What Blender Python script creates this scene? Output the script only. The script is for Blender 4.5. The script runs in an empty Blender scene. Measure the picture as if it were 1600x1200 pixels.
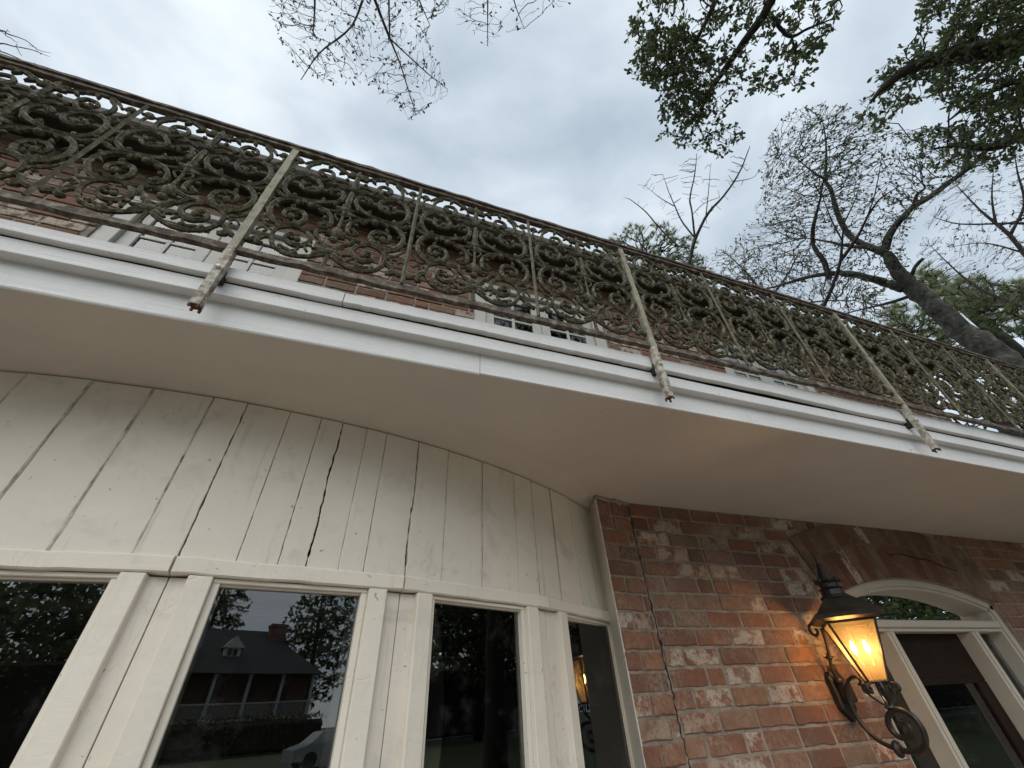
import bpy, math, random
import numpy as np
from mathutils import Vector
random.seed(7); RNG = np.random.default_rng(11)
SC = bpy.context.scene
C = bpy.context.scene.collection
# ------------------------------------------------------------------ camera
# world: X along the facade, Y into the building, Z up; the eye is the origin, ground at z = -1.6
U = np.array([-47, -770, 631.]); XA = np.array([2141, 387, 631.])
U /= np.linalg.norm(U); XA -= U * (XA @ U); XA /= np.linalg.norm(XA); DA = -np.cross(XA, U)
FPX = 631.0
def ray(u, v):
    c = np.array([u - 800., v - 600., FPX]); return np.array([c @ XA, c @ DA, c @ U])
def at(u, v, d):
    r = ray(u, v); return r / np.linalg.norm(r) * d
cd = bpy.data.cameras.new('camera'); cam = bpy.data.objects.new('camera', cd); C.objects.link(cam)
SC.camera = cam
from mathutils import Matrix
rx = [XA[0], DA[0], U[0]]; ry = [-XA[1], -DA[1], -U[1]]; rz = [-XA[2], -DA[2], -U[2]]
cam.matrix_world = Matrix(((rx[0], ry[0], rz[0], 0), (rx[1], ry[1], rz[1], 0), (rx[2], ry[2], rz[2], 0), (0, 0, 0, 1)))
cd.sensor_fit = 'HORIZONTAL'; cd.sensor_width = 36; cd.lens = FPX / 1600 * 36
cd.clip_start = 0.02; cd.clip_end = 2000
SC.render.resolution_x = 1024; SC.render.resolution_y = 768
SC.view_settings.view_transform = 'Standard'; SC.view_settings.look = 'None'
SC.view_settings.exposure = 0.5; SC.view_settings.gamma = 1
# ------------------------------------------------------------------ sky + sun (overcast)
SUN_EL, SUN_AZ = math.radians(44), math.radians(-32)     # low soft brightness in front of the facade
w = bpy.data.worlds.new('World'); SC.world = w; w.use_nodes = True
nt = w.node_tree; N = nt.nodes; L = nt.links; N.clear()
wo = N.new('ShaderNodeOutputWorld'); bg = N.new('ShaderNodeBackground'); L.new(bg.outputs[0], wo.inputs[0])
bg.inputs[1].default_value = 0.1
sky = N.new('ShaderNodeTexSky'); sky.sky_type = 'NISHITA'; sky.sun_disc = False
sky.sun_elevation = SUN_EL; sky.sun_rotation = math.pi + SUN_AZ
tc = N.new('ShaderNodeTexCoord')
mp = N.new('ShaderNodeMapping'); mp.inputs['Scale'].default_value = (1.0, 1.35, 2.0); mp.inputs['Rotation'].default_value = (0.3, 0.5, 0.9)
L.new(tc.outputs['Generated'], mp.inputs[0])
def nz(scale, detail, rough, dist):
    n = N.new('ShaderNodeTexNoise'); n.inputs['Scale'].default_value = scale; n.inputs['Detail'].default_value = detail
    n.inputs['Roughness'].default_value = rough; n.inputs['Distortion'].default_value = dist; L.new(mp.outputs[0], n.inputs[0]); return n
n1 = nz(1.7, 6, .45, .5); n2 = nz(4.5, 6, .5, .3)
mxn = N.new('ShaderNodeMix'); mxn.data_type = 'FLOAT'; mxn.inputs[0].default_value = .32
L.new(n1.outputs[0], mxn.inputs[2]); L.new(n2.outputs[0], mxn.inputs[3])
cr = N.new('ShaderNodeValToRGB'); e = cr.color_ramp.elements
e[0].position = .33; e[0].color = (3.55, 4.2, 4.85, 1)
e[1].position = .62; e[1].color = (7.0, 7.6, 8.0, 1)
m_ = cr.color_ramp.elements.new(.45); m_.color = (4.65, 5.35, 6.0, 1)
L.new(mxn.outputs[0], cr.inputs[0])
mx = N.new('ShaderNodeMix'); mx.data_type = 'RGBA'; mx.inputs[0].default_value = .93
L.new(sky.outputs[0], mx.inputs[6]); L.new(cr.outputs[0], mx.inputs[7]); L.new(mx.outputs[2], bg.inputs[0])
sl = bpy.data.lights.new('sun', 'SUN'); sl.energy = 1.5; sl.angle = math.radians(56); sl.color = (1, .965, .9)
so = bpy.data.objects.new('sun', sl); C.objects.link(so)
sd = Vector((math.sin(SUN_AZ) * math.cos(SUN_EL), -math.cos(SUN_AZ) * math.cos(SUN_EL), math.sin(SUN_EL)))
so.rotation_euler = sd.to_track_quat('Z', 'Y').to_euler()

# ------------------------------------------------------------------ helpers
def link(name, me, m, parent=None):
    o = bpy.data.objects.new(name, me); C.objects.link(o)
    for mm in (m if isinstance(m, (list, tuple)) else [m]):
        me.materials.append(mm)
    if parent is not None: o.parent = parent
    return o
def tag(o, label=None, cat=None, group=None, kind=None):
    if label: o['label'] = label
    if cat: o['category'] = cat
    if group: o['group'] = group
    if kind: o['kind'] = kind
    return o
def empty(name, loc, label=None, cat=None, group=None):
    o = bpy.data.objects.new(name, None); C.objects.link(o); o.location = loc; o.empty_display_size = .1
    return tag(o, label, cat, group)
class MB:
    """collects vertices and faces of ONE mesh"""
    def __init__(s): s.v = []; s.f = []; s.n = 0; s.mi = []
    def add(s, V, F, mi=0):
        V = np.asarray(V, float); s.v.append(V)
        for f in F: s.f.append([i + s.n for i in f]); s.mi.append(mi)
        s.n += len(V)
    def box(s, a, b, mi=0):
        x0, y0, z0 = a; x1, y1, z1 = b
        s.add([(x0,y0,z0),(x1,y0,z0),(x1,y1,z0),(x0,y1,z0),(x0,y0,z1),(x1,y0,z1),(x1,y1,z1),(x0,y1,z1)],
              [(0,3,2,1),(4,5,6,7),(0,1,5,4),(1,2,6,5),(2,3,7,6),(3,0,4,7)], mi)
    def bbox(s, a, b, c=.004, mi=0):
        """chamfered box"""
        a = np.array(a, float); b = np.array(b, float); c = min(c, *(abs(b - a) * .45))
        V = []
        for sx in (0, 1):
            for sy in (0, 1):
                for sz in (0, 1):
                    p = np.array([(b if q else a)[i] for i, q in enumerate((sx, sy, sz))])
                    d = np.array([1 - 2 * q for q in (sx, sy, sz)]) * c
                    V += [p + d * [0, 1, 1], p + d * [1, 0, 1], p + d * [1, 1, 0]]
        def ix(x, y, z, k): return (x * 4 + y * 2 + z) * 3 + k
        F = []
        for x in (0, 1):
            q = [ix(x,0,0,0), ix(x,1,0,0), ix(x,1,1,0), ix(x,0,1,0)]; F.append(q if x else q[::-1])
        for y in (0, 1):
            q = [ix(0,y,0,1), ix(1,y,0,1), ix(1,y,1,1), ix(0,y,1,1)]; F.append(q[::-1] if y else q)
        for z in (0, 1):
            q = [ix(0,0,z,2), ix(1,0,z,2), ix(1,1,z,2), ix(0,1,z,2)]; F.append(q if z else q[::-1])
        for x in (0, 1):
            for y in (0, 1): F.append([ix(x,y,0,0), ix(x,y,1,0), ix(x,y,1,1), ix(x,y,0,1)])
            for z in (0, 1): F.append([ix(x,0,z,0), ix(x,1,z,0), ix(x,1,z,2), ix(x,0,z,2)])
        for y in (0, 1):
            for z in (0, 1): F.append([ix(0,y,z,1), ix(1,y,z,1), ix(1,y,z,2), ix(0,y,z,2)])
        for x in (0, 1):
            for y in (0, 1):
                for z in (0, 1): F.append([ix(x,y,z,0), ix(x,y,z,1), ix(x,y,z,2)])
        s.add(V, F, mi)
    def frame_box(s, o, ex, ey, a, b, c=.003, mi=0):
        """chamfered box in a local frame: o + x*ex + y*ey + z*Z"""
        t = MB(); t.bbox(a, b, c); V = np.vstack(t.v); ex = np.array(ex, float); ey = np.array(ey, float)
        W = np.array(o, float) + V[:, :1] * ex + V[:, 1:2] * ey + V[:, 2:3] * np.array([0, 0, 1.])
        s.add(W, t.f, mi)
    def tube(s, P, R, n=6, flat=None, cap=True, mi=0):
        P = np.asarray(P, float); K = len(P)
        R = np.full(K, R, float) if np.isscalar(R) else np.asarray(R, float)
        T = np.gradient(P, axis=0); T /= np.linalg.norm(T, axis=1)[:, None] + 1e-12
        ref = np.array([0, 0, 1.]) if abs(T[0][2]) < .9 else np.array([1., 0, 0])
        A = np.zeros((K, 3)); a = np.cross(T[0], ref); a /= np.linalg.norm(a)
        for i in range(K):
            a = a - T[i] * (a @ T[i]); a /= np.linalg.norm(a) + 1e-12; A[i] = a
        B = np.cross(T, A)
        an = np.arange(n) * 2 * math.pi / n
        V = P[:, None, :] + R[:, None, None] * (np.cos(an)[None, :, None] * A[:, None, :] + np.sin(an)[None, :, None] * B[:, None, :])
        F = [(i*n+j, i*n+(j+1) % n, (i+1)*n+(j+1) % n, (i+1)*n+j) for i in range(K-1) for j in range(n)]
        if cap: F.append(tuple(range(n))[::-1]); F.append(tuple((K-1)*n+j for j in range(n)))
        s.add(V.reshape(-1, 3), F, mi)
    def lathe(s, o, prof, n=16, rot=0., sq=False, mi=0):
        an = rot + np.arange(n) * 2 * math.pi / n
        V = []
        for r, z in prof: V += [(o[0] + r*math.cos(a), o[1] + r*math.sin(a), o[2] + z) for a in an]
        K = len(prof)
        F = [(i*n+j, i*n+(j+1) % n, (i+1)*n+(j+1) % n, (i+1)*n+j) for i in range(K-1) for j in range(n)]
        F.append(tuple(range(n))[::-1]); F.append(tuple((K-1)*n+j for j in range(n)))
        s.add(V, F, mi)
    def ball(s, c, r, n=8, sc=(1, 1, 1), mi=0):
        V = []; m = n // 2 + 1
        for i in range(m + 1):
            t = math.pi * i / m; t = min(max(t, .02), math.pi - .02)
            for j in range(n):
                a = 2 * math.pi * j / n
                V.append((c[0] + r*sc[0]*math.sin(t)*math.cos(a), c[1] + r*sc[1]*math.sin(t)*math.sin(a), c[2] + r*sc[2]*math.cos(t)))
        F = [(i*n+j, (i+1)*n+j, (i+1)*n+(j+1) % n, i*n+(j+1) % n) for i in range(m) for j in range(n)]
        s.add(V, F, mi)
    def build(s, name, m, parent=None, smooth=False):
        me = bpy.data.meshes.new(name)
        me.from_pydata(np.vstack(s.v).tolist(), [], s.f)
        if any(s.mi): me.polygons.foreach_set('material_index', s.mi)
        if smooth: me.polygons.foreach_set('use_smooth', [True] * len(me.polygons))
        me.update(); return link(name, me, m, parent)
def crom(P, k=6):
    P = np.asarray(P, float); Q = np.vstack([2*P[0]-P[1], P, 2*P[-1]-P[-2]]); out = []
    for i in range(1, len(Q) - 2):
        p0, p1, p2, p3 = Q[i-1], Q[i], Q[i+1], Q[i+2]
        for t in np.arange(k) / k:
            out.append(.5*((2*p1)+(-p0+p2)*t+(2*p0-5*p1+4*p2-p3)*t*t+(-p0+3*p1-3*p2+p3)*t**3))
    out.append(P[-1]); return np.array(out)

# ------------------------------------------------------------------ materials
def newmat(name):
    m = bpy.data.materials.new(name); m.use_nodes = True; n = m.node_tree.nodes; n.clear()
    o = n.new('ShaderNodeOutputMaterial'); b = n.new('ShaderNodeBsdfPrincipled'); m.node_tree.links.new(b.outputs[0], o.inputs[0])
    return m, n, m.node_tree.links, b, o
def noise(n, l, scale, detail=4, rough=.55, vec=None, dist=0., mscale=None):
    t = n.new('ShaderNodeTexNoise'); t.inputs['Scale'].default_value = scale; t.inputs['Detail'].default_value = detail
    t.inputs['Roughness'].default_value = rough; t.inputs['Distortion'].default_value = dist
    if vec is None:
        g = n.new('ShaderNodeTexCoord'); vec = g.outputs['Object']
    if mscale:
        q = n.new('ShaderNodeMapping'); q.inputs['Scale'].default_value = mscale; l.new(vec, q.inputs[0]); vec = q.outputs[0]
    l.new(vec, t.inputs[0]); return t.outputs[0]
def ramp(n, l, src, stops):
    r = n.new('ShaderNodeValToRGB'); e = r.color_ramp.elements
    while len(e) < len(stops): e.new(.5)
    for k, (p, c) in enumerate(stops):
        e[k].position = p; e[k].color = (*c, 1) if isinstance(c, tuple) else (c, c, c, 1)
    l.new(src, r.inputs[0]); return r.outputs[0]
def mixc(n, l, f, a, b, mode='MIX'):
    x = n.new('ShaderNodeMix'); x.data_type = 'RGBA'; x.blend_type = mode
    for k, s in ((0, f), (6, a), (7, b)):
        if hasattr(s, 'links'): l.new(s, x.inputs[k])
        else: x.inputs[k].default_value = s if k == 0 else (*s, 1)
    return x.outputs[2]
def bump(n, l, b, h, st=.3, d=.01, prev=None):
    x = n.new('ShaderNodeBump'); x.inputs['Strength'].default_value = st; x.inputs['Distance'].default_value = d
    l.new(h, x.inputs['Height'])
    if prev is not None: l.new(prev, x.inputs['Normal'])
    l.new(x.outputs[0], b.inputs['Normal']); return x.outputs[0]

def paint(name, base, dirt=(.22, .2, .15), dirty=.5, grain=.3, rough=.55, grain_scale=(60, 60, 3), crack=True):
    m, n, l, b, o = newmat(name)
    big = noise(n, l, 2.2, 5, .6)
    c = ramp(n, l, big, [(.35, tuple(x*.93 for x in base)), (.65, tuple(min(1, x*1.03) for x in base))])
    fine = noise(n, l, 14, 6, .7)
    c = mixc(n, l, ramp(n, l, fine, [(.58, 0.), (.74, dirty*.55)]), c, tuple(x*.72 for x in base))
    spk = noise(n, l, 34, 3, .6, dist=.6)
    spot = ramp(n, l, spk, [(.705, 0.), (.73, .8)])
    c = mixc(n, l, spot, c, dirt)
    sm_ = noise(n, l, 5.5, 5, .6, dist=.8)
    c = mixc(n, l, ramp(n, l, sm_, [(.56, 0.), (.72, dirty*.5)]), c, tuple(x*.66 for x in base))
    streak = noise(n, l, 1, 6, .65, mscale=(26, 26, 1.6))
    c = mixc(n, l, ramp(n, l, streak, [(.6, 0.), (.8, dirty*.5)]), c, dirt)
    l.new(c, b.inputs['Base Color']); b.inputs['Roughness'].default_value = rough
    g = noise(n, l, 1, 6, .7, mscale=grain_scale)
    p1 = bump(n, l, b, g, grain, .003)
    g2 = noise(n, l, 11, 6, .6)
    p2 = bump(n, l, b, g2, .25, .012, p1)
    if crack:
        v = n.new('ShaderNodeTexVoronoi'); v.feature = 'DISTANCE_TO_EDGE'; v.inputs['Scale'].default_value = 1
        gq = n.new('ShaderNodeTexCoord'); q = n.new('ShaderNodeMapping'); q.inputs['Scale'].default_value = (30, 30, 9)
        wob = noise(n, l, 6, 4, .6)
        vm = n.new('ShaderNodeVectorMath'); vm.operation = 'ADD'; l.new(gq.outputs['Object'], q.inputs[0]); l.new(q.outputs[0], vm.inputs[0]); l.new(wob, vm.inputs[1])
        l.new(vm.outputs[0], v.inputs[0])
        vr = ramp(n, l, v.outputs[0], [(0., 0.), (.035, 1.)])
        gate = ramp(n, l, noise(n, l, 3.2, 3, .5), [(.5, 1.), (.62, 0.)])
        hh = mixc(n, l, gate, vr, (1, 1, 1))
        bump(n, l, b, hh, .4, .002, p2)
    return m
M = {}
M['cream'] = paint('cream_paint', (.72, .67, .585), dirty=1.1, grain=.22, grain_scale=(34, 34, 3))
M['cream_trim'] = paint('cream_trim_paint', (.735, .69, .60), dirty=.5, grain=.35, grain_scale=(6, 6, 50))
M['white'] = paint('white_fascia_paint', (.66, .67, .672), dirt=(.3, .3, .3), dirty=.35, grain=1., grain_scale=(2.2, 70, 95), crack=False)
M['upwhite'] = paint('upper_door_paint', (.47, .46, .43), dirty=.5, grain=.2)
M['shaded_trim'] = paint('shade_toned_trim_paint', (.48, .45, .39), dirty=.35, grain=.2)  # cream trim darkened in colour to stand in for shade at the entrance
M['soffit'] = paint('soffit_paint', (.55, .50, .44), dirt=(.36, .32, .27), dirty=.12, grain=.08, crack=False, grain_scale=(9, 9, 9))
def brickmat(name, tone=1., wash=.55):
    m, n, l, b, o = newmat(name)
    g = n.new('ShaderNodeNewGeometry')
    c = ramp(n, l, g.outputs['Random Per Island'], [(0., (.12*tone, .052*tone, .033*tone)), (.25, (.23*tone, .082*tone, .045*tone)), (.5, (.30*tone, .115*tone, .058*tone)), (.75, (.34*tone, .16*tone, .088*tone)), (1., (.27*tone, .18*tone, .125*tone))])
    mott = noise(n, l, 26, 6, .7)
    c = mixc(n, l, ramp(n, l, mott, [(.38, .55), (.6, 0.)]), c, (.13*tone, .05*tone, .033*tone))
    a1 = noise(n, l, 4.6, 4, .6); a2 = noise(n, l, 60, 6, .75, dist=.5)
    ad = n.new('ShaderNodeMath'); ad.operation = 'MULTIPLY'; l.new(ramp(n, l, a1, [(.47, 0.), (.66, 1.)]), ad.inputs[0]); l.new(ramp(n, l, a2, [(.44, 0.), (.56, 1.)]), ad.inputs[1])
    sc_ = n.new('ShaderNodeMath'); sc_.operation = 'MULTIPLY'; l.new(ad.outputs[0], sc_.inputs[0]); sc_.inputs[1].default_value = wash*.55
    f1 = n.new('ShaderNodeMath'); f1.operation = 'MULTIPLY'; l.new(g.outputs['Random Per Island'], f1.inputs[0]); f1.inputs[1].default_value = 17.3
    f2 = n.new('ShaderNodeMath'); f2.operation = 'FRACT'; l.new(f1.outputs[0], f2.inputs[0])
    gt = ramp(n, l, f2.outputs[0], [(.70, 0.), (.78, 1.)]); pt = ramp(n, l, a2, [(.36, 0.), (.50, .85)]); pt2 = ramp(n, l, noise(n, l, 13, 4, .6), [(.42, 0.), (.52, 1.)])
    f3 = n.new('ShaderNodeMath'); f3.operation = 'MULTIPLY'; l.new(gt, f3.inputs[0]); l.new(pt, f3.inputs[1])
    f4 = n.new('ShaderNodeMath'); f4.operation = 'MULTIPLY'; l.new(f3.outputs[0], f4.inputs[0]); l.new(pt2, f4.inputs[1])
    c = mixc(n, l, f4.outputs[0], c, (.56, .50, .42))
    c = mixc(n, l, sc_.outputs[0], c, (.45, .39, .31))
    c = mixc(n, l, .20, c, (.24*tone, .175*tone, .13*tone))
    gr = ramp(n, l, noise(n, l, 1.7, 3, .55), [(.5, 0.), (.72, .55)]); c = mixc(n, l, gr, c, (.13*tone, .085*tone, .058*tone))
    l.new(c, b.inputs['Base Color']); b.inputs['Roughness'].default_value = .9
    p1 = bump(n, l, b, a2, .5, .006)
    bump(n, l, b, noise(n, l, 18, 5, .65), .5, .012, p1)
    return m
M['brick'] = brickmat('old_red_brick', .9, .8)
M['brickup_shaded'] = brickmat('eave_shaded_red_brick', .66, .5)  # same brick in a darker tone, standing in for shade under the eave
def roughmat(name, cols, scale=12, bd=.01, bs=.6, rough=.9, detail=6, metallic=0.):
    m, n, l, b, o = newmat(name)
    t = noise(n, l, scale, detail, .68)
    k = len(cols)
    c = ramp(n, l, t, [(.3 + .4*i/(k-1), cc) for i, cc in enumerate(cols)])
    l.new(c, b.inputs['Base Color']); b.inputs['Roughness'].default_value = rough; b.inputs['Metallic'].default_value = metallic
    bump(n, l, b, noise(n, l, scale*2.3, 6, .7), bs, bd); return m
M['mortar'] = roughmat('mortar', [(.17, .14, .11), (.28, .235, .19), (.37, .315, .26)], 14, .012, .8)
M['archbrick'] = brickmat('washed_arch_brick', .62, .9)
M['arch'] = roughmat('washed_arch_mortar', [(.10, .06, .04), (.17, .115, .08), (.23, .165, .12)], 8, .014, .7)
M['iron'] = roughmat('mossy_cast_iron', [(.012, .010, .007), (.038, .034, .020), (.092, .084, .047), (.25, .235, .15)], 46, .0025, .6, .85)
M['ironrail'] = roughmat('lichened_rail_iron', [(.03, .018, .014), (.065, .045, .035), (.13, .11, .085), (.27, .26, .21)], 30, .004, .9, .8)
M['post'] = roughmat('weathered_post_paint', [(.10, .09, .06), (.21, .20, .145), (.28, .27, .20), (.34, .33, .27)], 24, .003, .7, .75)
M['baluster'] = roughmat('mossy_baluster', [(.04, .034, .02), (.10, .09, .055), (.20, .185, .125)], 30, .003, .6, .8)
M['stub'] = roughmat('peeling_post_end', [(.07, .045, .03), (.2, .17, .13), (.46, .43, .37), (.6, .57, .5)], 34, .005, .9, .85)
M['rust'] = roughmat('rust', [(.03, .018, .012), (.11, .05, .025), (.2, .1, .05)], 40, .004, .8)
M['bolt'] = roughmat('galvanised_bolt', [(.45, .47, .5), (.6, .62, .65)], 40, .001, .2, .4)
M['black'] = roughmat('black_wrought_iron', [(.008, .007, .006), (.018, .015, .012), (.035, .028, .02)], 30, .003, .4, .42)
M['caulk'] = roughmat('grimy_seam_caulk', [(.10, .09, .07), (.36, .335, .28), (.58, .54, .47), (.68, .63, .55)], 16, .004, .8)
M['gap'] = roughmat('dark_gap', [(.01, .009, .008), (.03, .026, .02)], 20, .004, .3)
M['shingle'] = roughmat('roof_shingle', [(.03, .03, .032), (.06, .06, .062)], 9, .02, .6)
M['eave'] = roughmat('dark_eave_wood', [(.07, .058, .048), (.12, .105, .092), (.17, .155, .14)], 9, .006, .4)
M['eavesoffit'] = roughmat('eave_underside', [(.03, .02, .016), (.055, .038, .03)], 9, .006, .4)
M['darkwood'] = roughmat('dark_door_wood', [(.011, .007, .005), (.024, .014, .010)], 8, .003, .3, .65)
M['darkwood'].node_tree.nodes['Principled BSDF'].inputs['Specular IOR Level'].default_value = .15
M['curtain'] = roughmat('grey_curtain', [(.30, .31, .28), (.42, .43, .39)], 6, .01, .3)
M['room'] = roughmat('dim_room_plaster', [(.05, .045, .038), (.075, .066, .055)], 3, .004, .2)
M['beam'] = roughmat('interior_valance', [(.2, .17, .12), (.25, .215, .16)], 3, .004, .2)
M['bark'] = roughmat('grey_oak_bark', [(.03, .027, .024), (.085, .078, .07), (.17, .16, .145), (.30, .30, .27)], 5, .2, .9)
M['barkd'] = roughmat('dark_bark', [(.012, .010, .009), (.03, .026, .022), (.055, .048, .042)], 10, .02, .7)
M['twig'] = roughmat('grey_twig_bark', [(.07, .06, .055), (.13, .115, .105)], 10, .01, .5)
M['grass'] = roughmat('lawn', [(.03, .045, .015), (.06, .085, .03)], 3, .03, .6)
M['paving'] = roughmat('pale_bounce_paving', [(.27, .22, .18), (.38, .32, .27)], 4, .01, .4)
M['asphalt'] = roughmat('asphalt', [(.045, .045, .046), (.06, .06, .06)], 20, .01, .5)
M['siding'] = roughmat('far_white_siding', [(.45, .45, .44), (.55, .55, .54)], 3, .005, .3)
M['shutter'] = roughmat('dark_shutter', [(.03, .032, .03), (.05, .052, .05)], 4, .003, .3, .6)
M['farbrick'] = roughmat('far_brick', [(.12, .07, .05), (.2, .11, .08)], 3, .005, .3)
M['carpaint'] = roughmat('silver_car_paint', [(.26, .27, .28), (.32, .33, .34)], 3, .0005, .1, .25)
M['rubber'] = roughmat('rubber', [(.01, .01, .01), (.02, .02, .02)], 20, .001, .3, .7)
def leafmat(name, a, b_, rough=.45, trans=.35):
    m, n, l, b, o = newmat(name)
    g = n.new('ShaderNodeNewGeometry')
    c = ramp(n, l, g.outputs['Random Per Island'], [(0., a), (.6, b_), (1., tuple(x*1.35 for x in b_))])
    l.new(c, b.inputs['Base Color']); b.inputs['Roughness'].default_value = rough
    t = n.new('ShaderNodeBsdfTranslucent'); l.new(c, t.inputs[0])
    mxs = n.new('ShaderNodeMixShader'); mxs.inputs[0].default_value = trans
    l.new(b.outputs[0], mxs.inputs[1]); l.new(t.outputs[0], mxs.inputs[2]); l.new(mxs.outputs[0], o.inputs[0]); return m
M['leafdark'] = leafmat('evergreen_leaf', (.035, .05, .02), (.085, .11, .038), trans=.45)
M['leafoak'] = leafmat('oak_leaf', (.05, .055, .03), (.11, .115, .055))
M['leafbud'] = leafmat('dry_leaf', (.045, .05, .035), (.08, .075, .05))
M['needle'] = leafmat('pine_needle', (.09, .12, .05), (.24, .27, .13), trans=.45)
def glassmat(name, ior=1.52, tint=(.8, .82, .8), gloss=1.0, dirt=.0):
    m, n, l, b, o = newmat(name); n.remove(b)
    fr = n.new('ShaderNodeFresnel'); fr.inputs[0].default_value = ior
    g = n.new('ShaderNodeBsdfGlossy'); g.inputs['Roughness'].default_value = .0; g.inputs[0].default_value = (gloss, gloss, gloss, 1)
    t = n.new('ShaderNodeBsdfTransparent'); t.inputs[0].default_value = (*tint, 1)
    x = n.new('ShaderNodeMixShader'); l.new(fr.outputs[0], x.inputs[0]); l.new(t.outputs[0], x.inputs[1]); l.new(g.outputs[0], x.inputs[2])
    d = n.new('ShaderNodeBsdfDiffuse'); d.inputs[0].default_value = (.5, .5, .48, 1)
    y = n.new('ShaderNodeMixShader')
    sm = ramp(n, l, noise(n, l, 5, 7, .75), [(.52, 0.), (.75, dirt)])
    l.new(sm, y.inputs[0]); l.new(x.outputs[0], y.inputs[1]); l.new(d.outputs[0], y.inputs[2]); l.new(y.outputs[0], o.inputs[0])
    wv = noise(n, l, 1.6, 2, .4); bp = n.new('ShaderNodeBump'); bp.inputs['Strength'].default_value = .05; bp.inputs['Distance'].default_value = .01
    l.new(wv, bp.inputs['Height']); l.new(bp.outputs[0], g.inputs['Normal'])
    return m
M['glass'] = glassmat('window_glass', 1.85, (.90, .91, .90), 1., .05)
M['glassup'] = glassmat('upper_window_glass', 1.8, (.7, .72, .7), 1., .05)
def lampglass():
    m, n, l, b, o = newmat('amber_seeded_glass'); n.remove(b)
    sp = ramp(n, l, noise(n, l, 22, 6, .7, mscale=(1, 1, .35)), [(.35, (.97, .82, .58)), (.7, (1., .90, .72))])
    t = n.new('ShaderNodeBsdfTransparent'); l.new(sp, t.inputs[0])
    tr = n.new('ShaderNodeBsdfTranslucent'); l.new(sp, tr.inputs[0])
    x = n.new('ShaderNodeMixShader'); x.inputs[0].default_value = .10
    l.new(t.outputs[0], x.inputs[1]); l.new(tr.outputs[0], x.inputs[2]); l.new(x.outputs[0], o.inputs[0]); return m
M['lampglass'] = lampglass()
def emis(name, col, st):
    m, n, l, b, o = newmat(name); n.remove(b); e_ = n.new('ShaderNodeEmission'); e_.inputs[0].default_value = (*col, 1); e_.inputs[1].default_value = st
    l.new(e_.outputs[0], o.inputs[0]); return m
M['bulb'] = emis('lit_bulb', (1., .72, .32), 60)

# ------------------------------------------------------------------ ground and street
GZ = -1.6
def sheet(name, x0, x1, y0, y1, z, m):
    b = MB(); b.add([(x0,y0,z),(x1,y0,z),(x1,y1,z),(x0,y1,z)], [(0,1,2,3)]); o = b.build(name, m); return tag(o, kind='structure')
sheet('ground', -600, 600, -600, 600, GZ, M['grass'])
pv = MB(); pv.box((-4.5, -4.2, GZ + .004), (6.8, 2.0, GZ + .06)); tag(pv.build('bounce_pavement', M['paving']), kind='structure')  # unseen pale paving, added to bounce light up to the soffit
sheet('road', -300, 300, -30, -22, GZ + .004, M['asphalt'])

# ------------------------------------------------------------------ the house
house = empty('brick_house', (0, 2.0, GZ), 'two storey red brick house with cream bow window, white balcony edge and dark eave', 'house')
def hp(o):            # keep world coordinates although parented
    o.parent = house; o.matrix_parent_inverse = Matrix.Translation((0, -2.0, -GZ)); return o
SZ = 1.0               # soffit height above the eye
R_B, BX, BY = 3.6, -.82, 5.08
def bow(t, r=0.): return np.array([BX + (R_B + r)*math.sin(t), BY - (R_B + r)*math.cos(t)])
WIN = [(-.2536, -.137), (-.066, .0506), (.1206, .2366), (.3105, .4305), (.514, .6296)]
WIN = [(-.4305, -.3105)] + WIN
BRK = [-.37, -.282, -.1015, .0856, .2735, .4722, .655]
T1 = .636
# --- board cladding above the windows: separate boards with open, ragged seams
seam_x = [-2.9, -2.7, -2.5, -2.3, -2.1, -1.9, -1.72, -1.55, -1.37, -1.174, -.994, -.812, -.623, -.513, -.364, -.25, -.168, -.069, .013, .158, .30, .483, .672, .79, .935, 1.094, 1.33]
gapw = {-.513: .0035, -.168: .006, .158: .006, -.994: .003, -.812: .003, -.364: .002, -.25: .002, .013: .002, -.069: .0012, .483: .0022, .672: .0025, .79: .0012, .30: .0018, .935: .002, 1.094: .002}
def th(x): return math.asin(max(-1, min(1, (x - BX)/R_B)))
bm_ = MB()
ZB0, ZB1 = .395, .9705
nzs = 70
for a, b in zip(seam_x[:-1], seam_x[1:]):
    ta, tb = th(a), th(b); zs = np.linspace(ZB0, ZB1, nzs)
    ga, gb = gapw.get(a, .0016), gapw.get(b, .0016)
    ja = np.convolve(RNG.normal(0, 1.6, nzs + 4), np.ones(3)/3, 'same')[2:-2]; jb = np.convolve(RNG.normal(0, 1.6, nzs + 4), np.ones(3)/3, 'same')[2:-2]
    pro = RNG.uniform(-.002, .003)
    V = []
    for k, z in enumerate(zs):
        ea = (ga*(.5 + .22*ja[k]) )/R_B; eb = (gb*(.5 + .22*jb[k]))/R_B
        if ga > .0045: ea += .0022*math.sin(z*17 + a*9)/R_B*1.2; ea *= (1. if .44 < z < .93 else .55)
        if gb > .0045: eb += -.0022*math.sin(z*17 + b*9)/R_B*1.2; eb *= (1. if .44 < z < .93 else .55)
        for q, (t, r) in enumerate([(ta + ea, -.014), (ta + ea, pro - .0012), (ta + ea + .0008, pro), (.5*(ta+tb), pro), (tb - eb - .0008, pro), (tb - eb, pro - .0012), (tb - eb, -.014)]):
            p = bow(t, r); V.append((p[0], p[1], z))
    F = [(k*7+q, k*7+q+1, (k+1)*7+q+1, (k+1)*7+q) for k in range(nzs-1) for q in range(6)]
    F.append((0,)+tuple(range(6, 0, -1))); F.append(tuple((nzs-1)*7+q for q in range(7)))
    bm_.add(V, F)
bowroot = bm_.build('bow_window', M['cream']); hp(bowroot)
bk = MB()
ts = np.linspace(-T1, T1 - .004, 40)
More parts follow.
